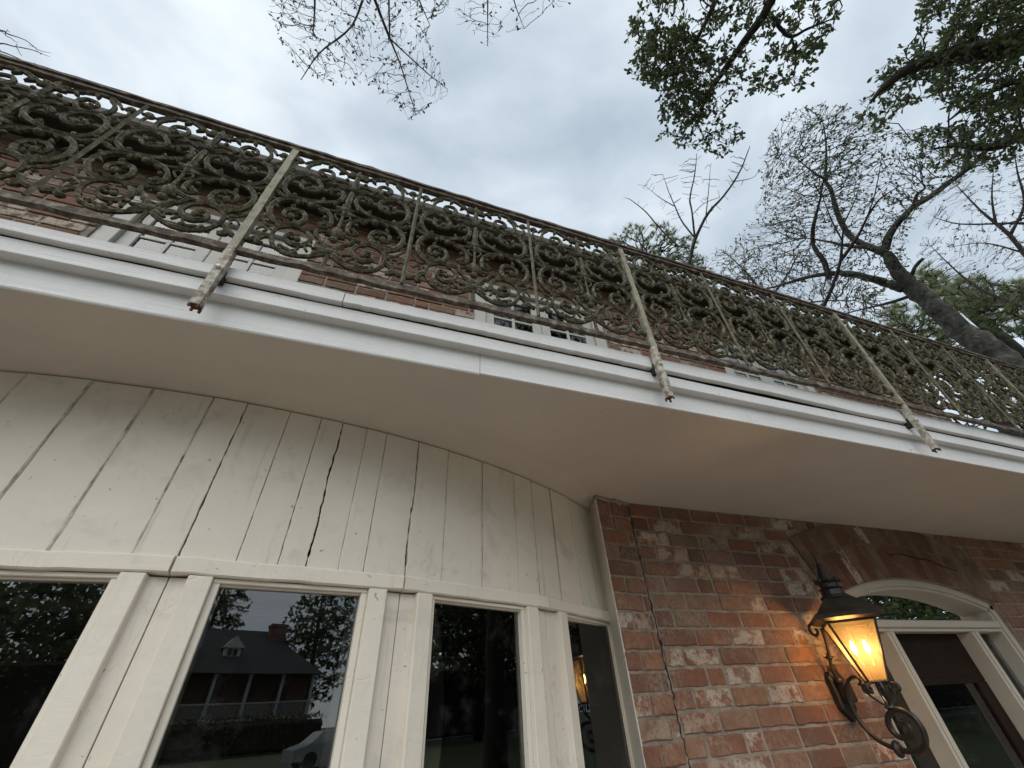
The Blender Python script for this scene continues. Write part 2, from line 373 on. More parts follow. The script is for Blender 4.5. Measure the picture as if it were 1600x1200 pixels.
for ta, tb in zip(ts[:-1], ts[1:]):
    p, q = bow(ta, -.016), bow(tb, -.016); p2, q2 = bow(ta, -.05), bow(tb, -.05)
    bk.add([(*p, .36), (*q, .36), (*q, 1.02), (*p, 1.02), (*p2, .36), (*q2, .36), (*q2, 1.02), (*p2, 1.02)], [(0,1,2,3), (5,4,7,6), (0,4,5,1), (3,2,6,7)])
bk.build('backing', M['gap'], bowroot)
sg = MB(); zz_ = np.linspace(.40, .970, 40)
for sx in (-1.174, -.994, -.812, -.623, .30, .79, .935, 1.094, .483):
    t0 = th(sx); wv_ = (.0042 if sx < -.5 else .0022)*(1 + .5*np.convolve(RNG.normal(0, 1, 44), np.ones(5)/5, 'same')[2:-2])/R_B
    V = []
    for k, z in enumerate(zz_): V += [(*bow(t0 - wv_[k], .0008), z), (*bow(t0, .0034), z), (*bow(t0 + wv_[k], .0008), z)]
    sg.add(V, [q for k in range(39) for q in ((k*3, k*3+1, k*3+4, k*3+3), (k*3+1, k*3+2, k*3+5, k*3+4))])
sg.build('seam_caulk', M['caulk'], bowroot)
# --- straight trim pieces under the boards, broken at each mullion centre
def chordframe(ta, tb, r=0.):
    p, q = bow(ta, r), bow(tb, r); d = q - p; Ln = np.linalg.norm(d); d /= Ln
    return np.array([*p, 0.]), np.array([*d, 0.]), np.array([-d[1], d[0], 0.]), Ln   # origin, along, inward, length
for i in range(len(BRK) - 1):
    o, ex, ey, Ln = chordframe(BRK[i], BRK[i+1] if i < len(BRK)-2 else T1+.004)
    t = MB()
    K = 14; xs = np.linspace(.0012, Ln - .0012, K + 1)
    prof = [(-.0, .408), (-.022, .405), (-.026, .400), (-.026, .362), (-.022, .358), (.02, .356)]
    V = []
    for x in xs:
        j = RNG.normal(0, .0008, 2)
        for y, z in prof: V.append(o + ex*x + ey*(y + j[0]) + np.array([0, 0, z + j[1]]))
    n_ = len(prof)
    F = [(k*n_+q, (k+1)*n_+q, (k+1)*n_+q+1, k*n_+q+1) for k in range(K) for q in range(n_-1)]
    F += [tuple(range(n_)), tuple(K*n_+q for q in range(n_))[::-1]]
    t.add(V, F); t.build('trim_board', M['cream_trim'], bowroot)
# --- windows: glass on straight chords, stops, casings, jambs
ZW = -1.0
for i, (ta, tb) in enumerate(WIN):
    o, ex, ey, Ln = chordframe(ta, tb)
    fr = MB()
    fr.frame_box(o, ex, ey, (-.016, .002, ZW), (.004, .05, .343), .002)
    fr.frame_box(o, ex, ey, (Ln - .004, .002, ZW), (Ln + .016, .05, .343), .002)
    fr.frame_box(o, ex, ey, (-.016, .0, .343), (Ln + .016, .05, .3555), .002)
    fr.frame_box(o, ex, ey, (.004, .012, .3375), (Ln - .004, .05, .3428), .001)
    fr.frame_box(o, ex, ey, (-.03, -.05, ZW - .04), (Ln + .03, .06, ZW), .004)
    wf = fr.build('window_frame', M['cream_trim'], bowroot)
    g = MB(); g.frame_box(o, ex, ey, (.004, .0275, ZW), (Ln - .004, .0305, .3375), .0002)
    if i == len(WIN) - 1:      # pane turned in its frame so the lantern's reflection shows in it
        gv = g.v[0]; xl_ = (gv - o) @ ex; g.v[0] = gv + ey*((.5 - xl_/Ln)*.049)[:, None]
    g.build('window_pane', M['glass'], bowroot)
    jb = MB()
    jb.frame_box(o, ex, ey, (-.07, .052, ZW), (.003, .19, .36), .003); jb.frame_box(o, ex, ey, (Ln - .003, .052, ZW), (Ln + .07, .19, .36), .003)
    jb.build('window_jamb', M['cream'], bowroot)
for i in range(len(BRK) - 1):
    pass
for k in range(len(WIN) - 1):
    tl, tr, tm = WIN[k][1], WIN[k+1][0], BRK[k+1]
    mu = MB()
    o1, ex1, ey1, Ln1 = chordframe(WIN[k][0], WIN[k][1]); o2, ex2, ey2, Ln2 = chordframe(WIN[k+1][0], WIN[k+1][1])
    cw = .062
    mu.frame_box(o1, ex1, ey1, (Ln1 + .0165, -.018, ZW), (Ln1 + .0165 + cw, .03, .3553), .003)
    mu.frame_box(o2, ex2, ey2, (-.0165 - cw, -.018, ZW), (-.0165, .03, .3553), .003)
    mu.build('casing', M['cream_trim'], bowroot)
    p = o1 + ex1*(Ln1 + .0165 + cw) + ey1*.008; q = o2 + ex2*(-.0165 - cw) + ey2*.008
    m_pt = np.array([*bow(tm, -.004), 0])
    mp_ = MB()
    for a, b, s0, s1 in ((p, m_pt, -.004, .0013), (m_pt, q, .0013, -.004)):
        d = b - a; Ld = np.linalg.norm(d); d /= Ld; inn = np.array([-d[1], d[0], 0.])
        mp_.frame_box(a, d, inn, (s0, 0, ZW), (Ld - s1, .03, .352), .0015)
    mp_.build('mullion_board', M['cream'], bowroot)
# far right casing against the brick, and the infill strip above it
o, ex, ey, Ln = chordframe(*WIN[-1])
ec = MB(); ec.frame_box(o, ex, ey, (Ln + .0165, -.016, ZW), (Ln + .055, .03, .3553), .003); ec.build('casing', M['cream_trim'], bowroot)
es = MB(); es.frame_box(o, ex, ey, (Ln + .018, -.02, .409), (Ln + .05, .03, .976), .003); es.build('corner_board', M['cream_trim'], bowroot)
lo_ = MB()
for ta, tb in zip(np.linspace(-T1, T1, 25)[:-1], np.linspace(-T1, T1, 25)[1:]):
    p, q = bow(ta), bow(tb); lo_.add([(*p, GZ), (*q, GZ), (*q, ZW - .041), (*p, ZW - .041)], [(0,1,2,3)])
lo_.build('apron_board', M['cream'], bowroot)
# --- interior seen through the glass
rm = MB()
rm.add([(-4, 4.6, GZ), (1.6, 4.6, GZ), (1.6, 4.6, .75), (-4, 4.6, .75), (-4, 1.9, GZ), (1.25, 2.33, GZ), (1.25, 2.33, .75), (-4, 1.9, .75)], [(0,1,2,3), (0,3,7,4), (1,5,6,2), (0,4,5,1)])
rm.add([(*bow(t, -.052), .62) for t in np.linspace(-T1, T1, 20)] + [(1.6, 4.6, .62), (-4, 4.6, .62)], [tuple(range(22))])
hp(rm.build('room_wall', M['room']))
vb = MB()
for ta, tb in zip(np.linspace(-.6, .62, 13)[:-1], np.linspace(-.6, .62, 13)[1:]):
    p, q, p2, q2 = bow(ta, -.36), bow(tb, -.36), bow(ta, -.40), bow(tb, -.40)
    vb.add([(*p, .33), (*q, .33), (*q, .36), (*p, .36), (*p2, .33), (*q2, .33), (*q2, .36), (*p2, .36)], [(0,1,2,3), (0,4,5,1), (5,4,7,6), (3,2,6,7)])
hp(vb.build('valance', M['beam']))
# --- bricks
def brick_field(b, x0, x1, z0, z1, yf, skip=None, L_=.23, H=.0855, j=.014, ex=None, o=None, ph=0):
    """individual bricks standing proud of the mortar; yf(x) = wall plane"""
    row = 0; z = z1 - H
    while z > z0 - H:
        off = (L_/2 if row % 2 else 0) + ph; x = x0 - off
        while x < x1:
            ln = L_ * (1 if random.random() > .06 else .5)
            a, c = max(x + j/2, x0), min(x + ln - j/2, x1)
            if c - a > .03:
                zz0, zz1 = z + j/2, z + H - j/2
                for (sa, sc2, s0, s1) in ([(a, c, zz0, zz1)] if skip is None else skip(a, c, zz0, zz1)):
                    jx = RNG.normal(0, .0018, 8); d = RNG.uniform(-.004, .003); ch = .0055
                    yy = yf(.5*(sa+sc2))
                    pts = []
                    m = 5
                    for (px, pz) in ((sa, s0), (sc2, s0), (sc2, s1), (sa, s1)): pts.append((px, pz))
                    ring = []
                    for k in range(4):
                        p, q = np.array(pts[k]), np.array(pts[(k+1) % 4]); cnt = 6 if k % 2 == 0 else 3
                        for t in range(cnt):
                            r_ = p + (q-p)*t/cnt + RNG.normal(0, .0017, 2); ring.append(r_)
                    ring = np.array(ring); cc = ring.mean(0); K = len(ring)
                    inn = ring + (cc - ring) / (np.linalg.norm(cc - ring, axis=1)[:, None]) * ch
                    V = [(p[0], yy + .012, p[1]) for p in ring] + [(p[0], yy + d + .004, p[1]) for p in ring] + [(p[0], yy + d, p[1]) for p in inn]
                    F = [(k, (k+1) % K, K+(k+1) % K, K+k) for k in range(K)] + [(K+k, K+(k+1) % K, 2*K+(k+1) % K, 2*K+k) for k in range(K)] + [tuple(2*K+k for k in range(K))]
                    b.add(V, F)
            x += ln
        z -= H; row += 1
YW = 2.06
DX, DR, DZ = 3.78, 2.5, .635 - 2.5        # door centre, arch radius, arch centre height
HW = .86
def arch_z(x, r=DR): return DZ + math.sqrt(max(0, r*r - (x - DX)**2))
def door_skip(a, c, z0, z1):
    R2 = DR + .40; hw2 = HW + .20
    out = []
    def inside(x, z):
        return abs(x - DX) < HW + .004 and z < arch_z(x) or (abs(math.atan2(x - DX, z - DZ)) < math.asin((HW + .07)/(DR + .2)) + .003 and DR - .02 < math.hypot(x - DX, z - DZ) < R2)
    zc = .5*(z0+z1)
    if not (inside(a, zc) or inside(c, zc) or inside(.5*(a+c), zc)): return [(a, c, z0, z1)]
    if inside(a, zc) and inside(c, zc): return []
    # trim the brick at the opening
    xs = np.linspace(a, c, 24); ok = [not inside(x, zc) for x in xs]; g = [x for x, k in zip(xs, ok) if k]
    if g and g[-1] - g[0] > .03 and len(g) < 24: return [(g[0], g[-1], z0, z1)]
    return []
bw = MB(); brick_field(bw, 1.53, 7.0, GZ, .999, lambda x: YW, door_skip)
wl = bw.build('brick_wall', M['brick']); hp(wl)
mw = MB()
# mortar bed as a front sheet around the door opening, with thickness
ym = YW + .0055
xsL = [1.50, DX - HW]; xsR = [DX + HW, 7.0]
mw.box((xsL[0], ym, GZ), (xsL[1], ym + .22, 1.03)); mw.box((xsR[0], ym, GZ), (xsR[1], ym + .22, 1.03))
xa = np.linspace(DX - HW, DX + HW, 25)
V = []
for x in xa: V += [(x, ym, arch_z(x)), (x, ym, 1.03), (x, ym + .22, arch_z(x)), (x, ym + .22, 1.03)]
mw.add(V, [q for k in range(24) for q in ((k*4, k*4+4, k*4+5, k*4+1), (k*4, k*4+2, k*4+6, k*4+4))])
mw.build('mortar', M['mortar'], wl)
# pier of cut bricks beside the bow, turned slightly outwards, and the mortar smeared along its top
ang = math.atan2(.04, .245)
pb = MB(); brick_field(pb, 0, .242, GZ, .985, lambda x: 0., None, .20)
PV = np.vstack(pb.v); px, py, pz = PV[:, 0].copy(), PV[:, 1].copy(), PV[:, 2].copy()
pb.v = [np.stack([1.280 + px*math.cos(ang) - py*math.sin(ang), 2.024 + px*math.sin(ang) + py*math.cos(ang), pz], 1)]
pr = pb.build('brick_pier', M['brick']); hp(pr)
pm = MB()
for z0 in [GZ]:
    e1 = np.array([math.cos(ang), math.sin(ang), 0]); e2 = np.array([-math.sin(ang), math.cos(ang), 0])
    pm.frame_box((1.280, 2.024, 0), e1, e2, (.006, .0065, GZ), (.244, .032, .999), .002)
pm.build('mortar', M['mortar'], pr)
ps = MB()
pts = [(1.262 + .275*t + RNG.normal(0, .003), 2.012 + .058*t + RNG.normal(0, .004), .992 + RNG.normal(0, .004)) for t in np.linspace(0, 1, 14)]
ps.tube(pts, [.010 + abs(RNG.normal(0, .006)) for _ in pts], 7); ps.build('mortar_smear', M['mortar'], pr, smooth=True)
cj = MB(); pts = [(1.524 + .003*math.sin(z*23) + RNG.normal(0, .0025), YW + .0055, z) for z in np.linspace(-1.55, .98, 140)]
cj.tube(pts, [.0022 + .0028*abs(RNG.normal()) for k in range(140)], 5); cj.build('joint_crack', M['gap'], pr)
rt_ = MB(); P4 = [(1.2725, 2.0235), (1.2835, 2.029), (1.36, 2.21), (1.3165, 2.183)]
rt_.add([(x, y, z) for z in (GZ, .992) for x, y in P4], [(0,1,2,3), (7,6,5,4), (0,4,5,1), (1,5,6,2), (2,6,7,3), (3,7,4,0)]); rt_.build('return_board', M['cream_trim'], bowroot)
# arch of smeared soldier bricks over the door
ar = MB()
NB = 22
for k in range(NB):
    hw2 = math.asin((HW + .07)/(DR+.2)); t0 = -hw2 + 2*hw2*k/NB; t1 = -hw2 + 2*hw2*(k+1)/NB; g = .0014
    for r0, r1 in ((DR + .004, DR + .23), (DR + .242, DR + .395)):
        r1j = r1; d = RNG.uniform(-.001, .001)
        P = []
        for (t, r) in ((t0+g, r0), (t1-g, r0), (t1-g, r1j), (t0+g, r1j)):
            x, z = DX + r*math.sin(t), DZ + r*math.cos(t); P.append((x, min(z, .997)))
        if P[2][1] - P[1][1] < .02: continue
        ar.add([(x, YW + .015, z) for x, z in P] + [(x, YW - .0045 + d, z) for x, z in P], [(4,5,6,7), (0,1,5,4), (1,2,6,5), (2,3,7,6), (3,0,4,7)])
ar.mi = [int(RNG.random() < .5) for _ in range(len(ar.f)//5) for q in range(5)]; hp(ar.build('brick_arch', [M['arch'], M['archbrick']]))
am = MB(); ta = np.linspace(-.352, .352, 30); V = []
for t in ta: V += [(DX + (DR+.002)*math.sin(t), YW - .003, DZ + (DR+.002)*math.cos(t)), (DX + (DR+.40)*math.sin(t), YW - .003, min(.998, DZ + (DR+.40)*math.cos(t)))]
am.add(V, [(k*2, k*2+2, k*2+3, k*2+1) for k in range(29)]); am.build('mortar', M['arch'], bpy.data.objects['brick_arch'])
ck = MB(); pts = [(DX + .02 + .62*t, YW - .008, .80 - .10*t*t + .008*math.sin(t*14) ) for t in np.linspace(-.15, 1, 14)]
ck.tube(pts, [.0015 + .004*abs(math.sin(math.pi*k/13 + .6*math.sin(k*2.3))) for k in range(14)], 5); ck.build('joint_crack', M['gap'], bpy.data.objects['brick_arch'])
# --- entrance door, transom, sidelights
yd = YW + .03
dr = MB()
def arcband(b, r0, r1, y0, y1, zmin):
    tmax = math.asin(HW/DR); ts_ = np.linspace(-tmax, tmax, 31); V = []
    for t in ts_:
        for r in (r0, r1):
            for y in (y0, y1): V.append((DX + r*math.sin(t), y, DZ + r*math.cos(t)))
    b.add(V, [q for k in range(30) for q in ((k*4, k*4+4, k*4+6, k*4+2), (k*4+1, k*4+3, k*4+7, k*4+5), (k*4, k*4+1, k*4+5, k*4+4), (k*4+2, k*4+6, k*4+7, k*4+3))])
arcband(dr, DR - .045, DR - .001, yd, yd + .14, 0); arcband(dr, DR - .065, DR - .045, yd + .015, yd + .14, 0)
zsp = DZ + math.sqrt(DR*DR - HW*HW)
for s in (-1, 1):
    x0, x1 = sorted((DX + s*HW, DX + s*(HW - .045))); dr.bbox((x0, yd, GZ), (x1, yd + .14, zsp - .005), .004)
    x0, x1 = sorted((DX + s*(HW - .045), DX + s*(HW - .065))); dr.bbox((x0, yd + .015, GZ), (x1, yd + .14, zsp - .03), .004)
dr.bbox((DX - HW + .065, yd - .004, .327), (DX + HW - .065, yd + .139, .372), .006)
dr.bbox((DX - HW + .066, yd + .012, .305), (DX + HW - .066, yd + .138, .327), .004)
for xc in (DX - .44, DX + .44):
    dr.bbox((xc - .032, yd - .002, GZ), (xc + .032, yd + .139, .3045), .006); dr.bbox((xc - .017, yd - .010, GZ), (xc + .017, yd - .002, .304), .004)
door = dr.build('entrance_frame', M['shaded_trim']); hp(door)
tg = MB(); V = []; tmax = math.asin((HW - .07)/(DR - .065)); ts_ = np.linspace(-tmax, tmax, 21)
for t in ts_: V.append((DX + (DR-.064)*math.sin(t), yd + .11, DZ + (DR-.064)*math.cos(t)))
n0 = len(V); V += [(x, y, .36) for x, y, z in V]; V2 = [(x, y + .004, z) for x, y, z in V]
tg.add(V + V2, [tuple(range(n0)) + tuple(range(2*n0-1, n0-1, -1)), tuple(q + 2*n0 for q in (tuple(range(n0)) + tuple(range(2*n0-1, n0-1, -1))))[::-1]])
tg.build('transom_pane', M['glass'], door)
for x0, x1 in ((DX - HW + .066, DX - .473), (DX + .473, DX + HW - .066)):
    sgl = MB(); sgl.box((x0, yd + .11, GZ + .3), (x1, yd + .114, .31)); sgl.build('sidelight_pane', M['glass'], door)
dd = MB()
a, b = DX - .407, DX + .407
dd.bbox((a, yd + .10, .03), (b, yd + .145, .304), .004); dd.bbox((a, yd + .10, GZ + .02), (a + .1, yd + .145, .0295), .004); dd.bbox((b - .1, yd + .10, GZ + .02), (b, yd + .145, .0295), .004)
dd.bbox((a + .1, yd + .10, GZ + .02), (b - .1, yd + .145, -1.1), .004)
dd.bbox((a + .1, yd + .092, .02), (b - .1, yd + .0995, .055), .003)
dl = dd.build('door_leaf', M['darkwood'], door)
dg = MB(); dg.box((a + .1, yd + .118, -1.1), (b - .1, yd + .124, .03)); dg.build('door_pane', M['glass'], dl)
hb = MB(); hb.box((DX - HW, YW + .9, GZ), (DX + HW, YW + .95, .9)); hb.box((DX - HW - .02, YW + .24, GZ), (DX - HW, YW + .95, .9)); hb.box((DX + HW, YW + .24, GZ), (DX + HW + .02, YW + .95, .9)); hb.box((DX - HW, YW + .24, .9), (DX + HW, YW + .95, .92))
hp(hb.build('hall_wall', M['room']))
# --- balcony: soffit, fascia boards, deck
sf = MB()
XL, XR = -6., 9.5
nC = 36; ts_ = np.linspace(-T1, T1 + .02, nC)
wallpts = [(*bow(t, .012), .976) for t in ts_]; crease = [(*(bow(t, .012 + .125*min(1, (T1 + .02 - abs(t))/.1))), SZ) for t in ts_]
V = wallpts + crease
sf.add(V, [(k, k+1, nC+k+1, nC+k) for k in range(nC-1)])
V = crease + [(c[0], 1.112, SZ) for c in crease]; sf.add(V, [(k, k+1, nC+k+1, nC+k) for k in range(nC-1)])
V = [(*bow(t, .012), .976) for t in ts_] + [(*bow(t, -.02), .976) for t in ts_]; sf.add(V, [(k, nC+k, nC+k+1, k+1) for k in range(nC-1)])
xr = crease[-1][0]; xl = crease[0][0]
sf.add([(xr, 1.112, SZ), (XR, 1.112, SZ), (XR, 2.6, SZ), (xr, 2.6, SZ), (XL, 1.112, SZ), (xl, 1.112, SZ), (xl, 2.6, SZ), (XL, 2.6, SZ)], [(0,1,2,3), (4,5,6,7)])
hp(sf.build('soffit', M['soffit']))
def wavy(name, y0, y1, zb, zt, m, jt=.0, jb=.0, K=220, seed=1, x0=XL, x1=XR, und=True):
    r = np.random.default_rng(seed); xs = np.linspace(x0, x1, K + 1)
    def nn(a):
        q = r.normal(0, 1, K + 1); q = np.convolve(q, np.ones(4)/4, 'same'); s_ = np.convolve(r.normal(0, 1, K + 1), np.ones(30)/8, 'same'); return a*(q + .5*s_)
    t_, b_ = nn(jt), nn(jb); V = []
    for k, x in enumerate(xs):
        zb_, zt_ = zb(x) + b_[k], zt(x) + t_[k]
        V += [(x, y1, zb_), (x, y0 + .003, zb_), (x, y0, zb_ + .003), (x, y0, zt_ - .004), (x, y0 + .004, zt_), (x, y1, zt_)]
    b = MB(); b.add(V, [(k*6+q, (k+1)*6+q, (k+1)*6+(q+1) % 6, k*6+(q+1) % 6) for k in range(K) for q in range(6)] + [tuple(range(6))[::-1], tuple(K*6+q for q in range(6))])
    o = b.build(name, m); return hp(o)
for (x0, x1, dz) in ((XL, .302, 0), (.304, 4.1, .004), (4.102, XR, 0)):
    wavy('fascia_board', 1.113, 1.119, lambda x: SZ - .006 + dz, lambda x: 1.13, M['white'], 0, .0002, 120, 3, x0, x1)
for (x0, x1) in ((XL, 2.2), (2.203, XR)):
    wavy('fascia_board', 1.078, 1.1128, lambda x: 1.1, lambda x: 1.164 - .006*math.exp(-((x - 1.75)/.5)**2), M['white'], .0008, .0006, 120, 5, x0, x1)
def capb(x): return 1.171 + (.008*math.exp(-((x - 1.75)/.38)**2)) + .0018*math.sin(x*2.3) + .001*math.sin(x*7.1)
def capt(x): return 1.218 + .012*min(1, max(0, (x + 1.)/1.2)) + .035*min(1, max(0, (x - .2)/2.5))
for (x0, x1, sd_) in ((XL, -.222, 7), (-.219, 1.09, 8), (1.094, XR, 9)):
    wavy('cap_board', 1.058, 1.0805, capb, capt, M['white'], .0018, .0016, 200, sd_, x0, x1)
dk = MB(); dk.box((XL, 1.12, 1.02), (XR, 2.24, 1.165)); hp(dk.build('balcony_deck', M['gap']))
d2 = MB(); d2.box((XL, 1.081, 1.20), (XR, 1.35, 1.212)); hp(d2.build('deck_board', M['gap']))
# --- upper storey
YU = 2.25; XC = 7.02
doors = [(-1.46, .64), (1.22, .66), (3.95, .66)]
ZH = 3.13
def up_skip(a, c, z0, z1):
    for xc, hw in doors:
        l_, r_ = xc - hw, xc + hw
        if z0 > ZH + .16: continue
        if a >= l_ and c <= r_: return []
        if a < l_ < c: c = l_ - .004
        if a < r_ < c: a = r_ + .004
    return [(a, c, z0, z1)] if c - a > .03 else []
ub = MB(); brick_field(ub, -6.5, XC, 1.2, 3.56, lambda x: YU, up_skip, j=.014)
uw = ub.build('upper_brick_wall', M['brickup_shaded']); hp(uw)
um = MB(); xs_ = [-6.5] + [q for xc, hw in doors for q in (xc - hw, xc + hw)] + [XC]
for k in range(0, len(xs_), 2): um.box((xs_[k], YU + .0075, 1.17), (xs_[k+1], YU + .2, 3.56))
for xc, hw in doors: um.box((xc - hw, YU + .0077, ZH + .16), (xc + hw, YU + .2, 3.56))
um.box((XC - .2, YU + .2, 1.17), (XC - .001, 6.0, 3.56)); um.box((XC - .2, YW + .23, GZ), (XC - .001, 6.0, 1.169))
um.build('mortar', M['mortar'], uw)
for xc, hw in doors:
    f = MB(); l_, r_ = xc - hw, xc + hw; y0 = YU + .02
    f.bbox((l_, y0, 1.17), (l_ + .11, y0 + .1, ZH), .004); f.bbox((r_ - .11, y0, 1.17), (r_, y0 + .1, ZH), .004); f.bbox((l_, y0 - .004, ZH), (r_, y0 + .1, ZH + .055), .004)
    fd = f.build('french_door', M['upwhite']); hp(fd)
    p = MB(); p.bbox((l_, YU + .03, ZH + .056), (r_, YU + .09, ZH + .16), .004); p.build('lintel_panel', M['arch'], fd)
    for s in (0, 1):
        a = l_ + .112 if s == 0 else xc + .003; b = xc - .003 if s == 0 else r_ - .112
        lf = MB(); y1 = y0 + .035
        lf.bbox((a, y1, 1.18), (a + .085, y1 + .04, ZH - .002), .004); lf.bbox((b - .085, y1, 1.18), (b, y1 + .04, ZH - .002), .004)
        lf.bbox((a + .085, y1, ZH - .1), (b - .085, y1 + .04, ZH - .002), .003); lf.bbox((a + .085, y1, 1.18), (b - .085, y1 + .04, 1.6), .003)
        m_ = .5*(a + b); lf.bbox((m_ - .013, y1 + .006, 1.6), (m_ + .013, y1 + .034, ZH - .1), .003)
        for zz in (2.02, 2.40, 2.79): lf.bbox((a + .085, y1 + .008, zz - .012), (m_ - .0135, y1 + .032, zz + .012), .003); lf.bbox((m_ + .0135, y1 + .008, zz - .012), (b - .085, y1 + .032, zz + .012), .003)
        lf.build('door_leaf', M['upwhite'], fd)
        gp = MB(); gp.box((a + .085, y1 + .018, 1.6), (b - .085, y1 + .021, ZH - .1)); gp.build('door_pane', M['glassup'], fd)
        cu = MB(); K = 60; V = []
        for k in range(K + 1):
            x = a + .07 + (b - a - .14)*k/K; yy = y1 + .10 + .014*math.sin(k*1.3) + .006*math.sin(k*2.9)
            V += [(x, yy, 1.5), (x, yy, ZH)]
        cu.add(V, [(k*2, k*2+2, k*2+3, k*2+1) for k in range(K)]); cu.build('curtain', M['curtain'], fd, smooth=True)
# --- roof edge
rf = MB()
YE, ZE0, ZE1 = 1.99, 3.49, 3.70
rf.bbox((-7, YE, ZE0 + .03), (XC + .45, YE + .03, ZE1 - .02), .004); 
P = [(YE, ZE1 - .019), (YE - .055, ZE1 - .0), (YE - .075, ZE1 - .03), (YE - .07, ZE1 - .09), (YE - .045, ZE1 - .12), (YE - .002, ZE1 - .125)]
V = [(x, y, z) for x in (-7, XC + .45) for y, z in P]; rf.add(V, [(k, (k+1) % 6, 6+(k+1) % 6, 6+k) for k in range(6)] + [tuple(range(6))[::-1], tuple(range(6, 12))])
roof = rf.build('eave', M['eave']); hp(roof)
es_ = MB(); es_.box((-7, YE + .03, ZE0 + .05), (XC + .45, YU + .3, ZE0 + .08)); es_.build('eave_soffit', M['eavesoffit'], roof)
sh = MB(); sh.add([(-7, YE - .03, ZE1 - .01), (XC + .45, YE - .03, ZE1 - .01), (XC - 1.5, 5.2, 5.2), (-7, 5.2, 5.2), (XC + .45, 8.5, ZE1 - .01), (-7, YE-.03, ZE1-.06), (XC + .45, YE-.03, ZE1-.06)], [(0,1,2,3), (1,4,2), (5,6,1,0)])
sh.build('shingles', M['shingle'], roof)

# ------------------------------------------------------------------ balcony railing
RY0, RZ0, RK = 1.03, 1.2, -.03
def rp(x, z, off=0.): return np.array([x, RY0 + RK*(z - RZ0) + off, z])
rail = empty('balcony_railing', (0, 1.03, 1.3), 'mossy cast iron balcony railing of scrollwork panels above the white fascia', 'railing')
def rpar(o): o.parent = rail; o.matrix_parent_inverse = Matrix.Translation((0, -1.03, -1.3)); return o
X0, X1 = -4.0, 9.4
def raillen(name, zc, hy, hz, m, k=260, jit=.0012, yo=0., x0=X0, x1=X1):
    b = MB(); xs = np.linspace(x0, x1, k); V = []
    for x in xs:
        q = RNG.normal(0, jit, 4)
        c = rp(x, zc)
        V += [(x, c[1]+yo-hy+q[0], c[2]-hz+q[1]), (x, c[1]+yo+hy, c[2]-hz+q[1]), (x, c[1]+yo+hy, c[2]+hz+q[2]), (x, c[1]+yo-hy+q[3], c[2]+hz+q[2])]
    b.add(V, [(i*4+j, i*4+(j+1) % 4, (i+1)*4+(j+1) % 4, (i+1)*4+j) for i in range(k-1) for j in range(4)] + [(3,2,1,0), tuple((k-1)*4+j for j in range(4))])
    return rpar(b.build(name, m))
raillen('top_rail', 2.060, .021, .0075, M['ironrail']); raillen('top_channel', 2.0425, .013, .0098, M['ironrail'])
raillen('bottom_rail', 1.283, .011, .0135, M['ironrail'], jit=.0018, yo=.004)
PW = .565; PX0 = -.598
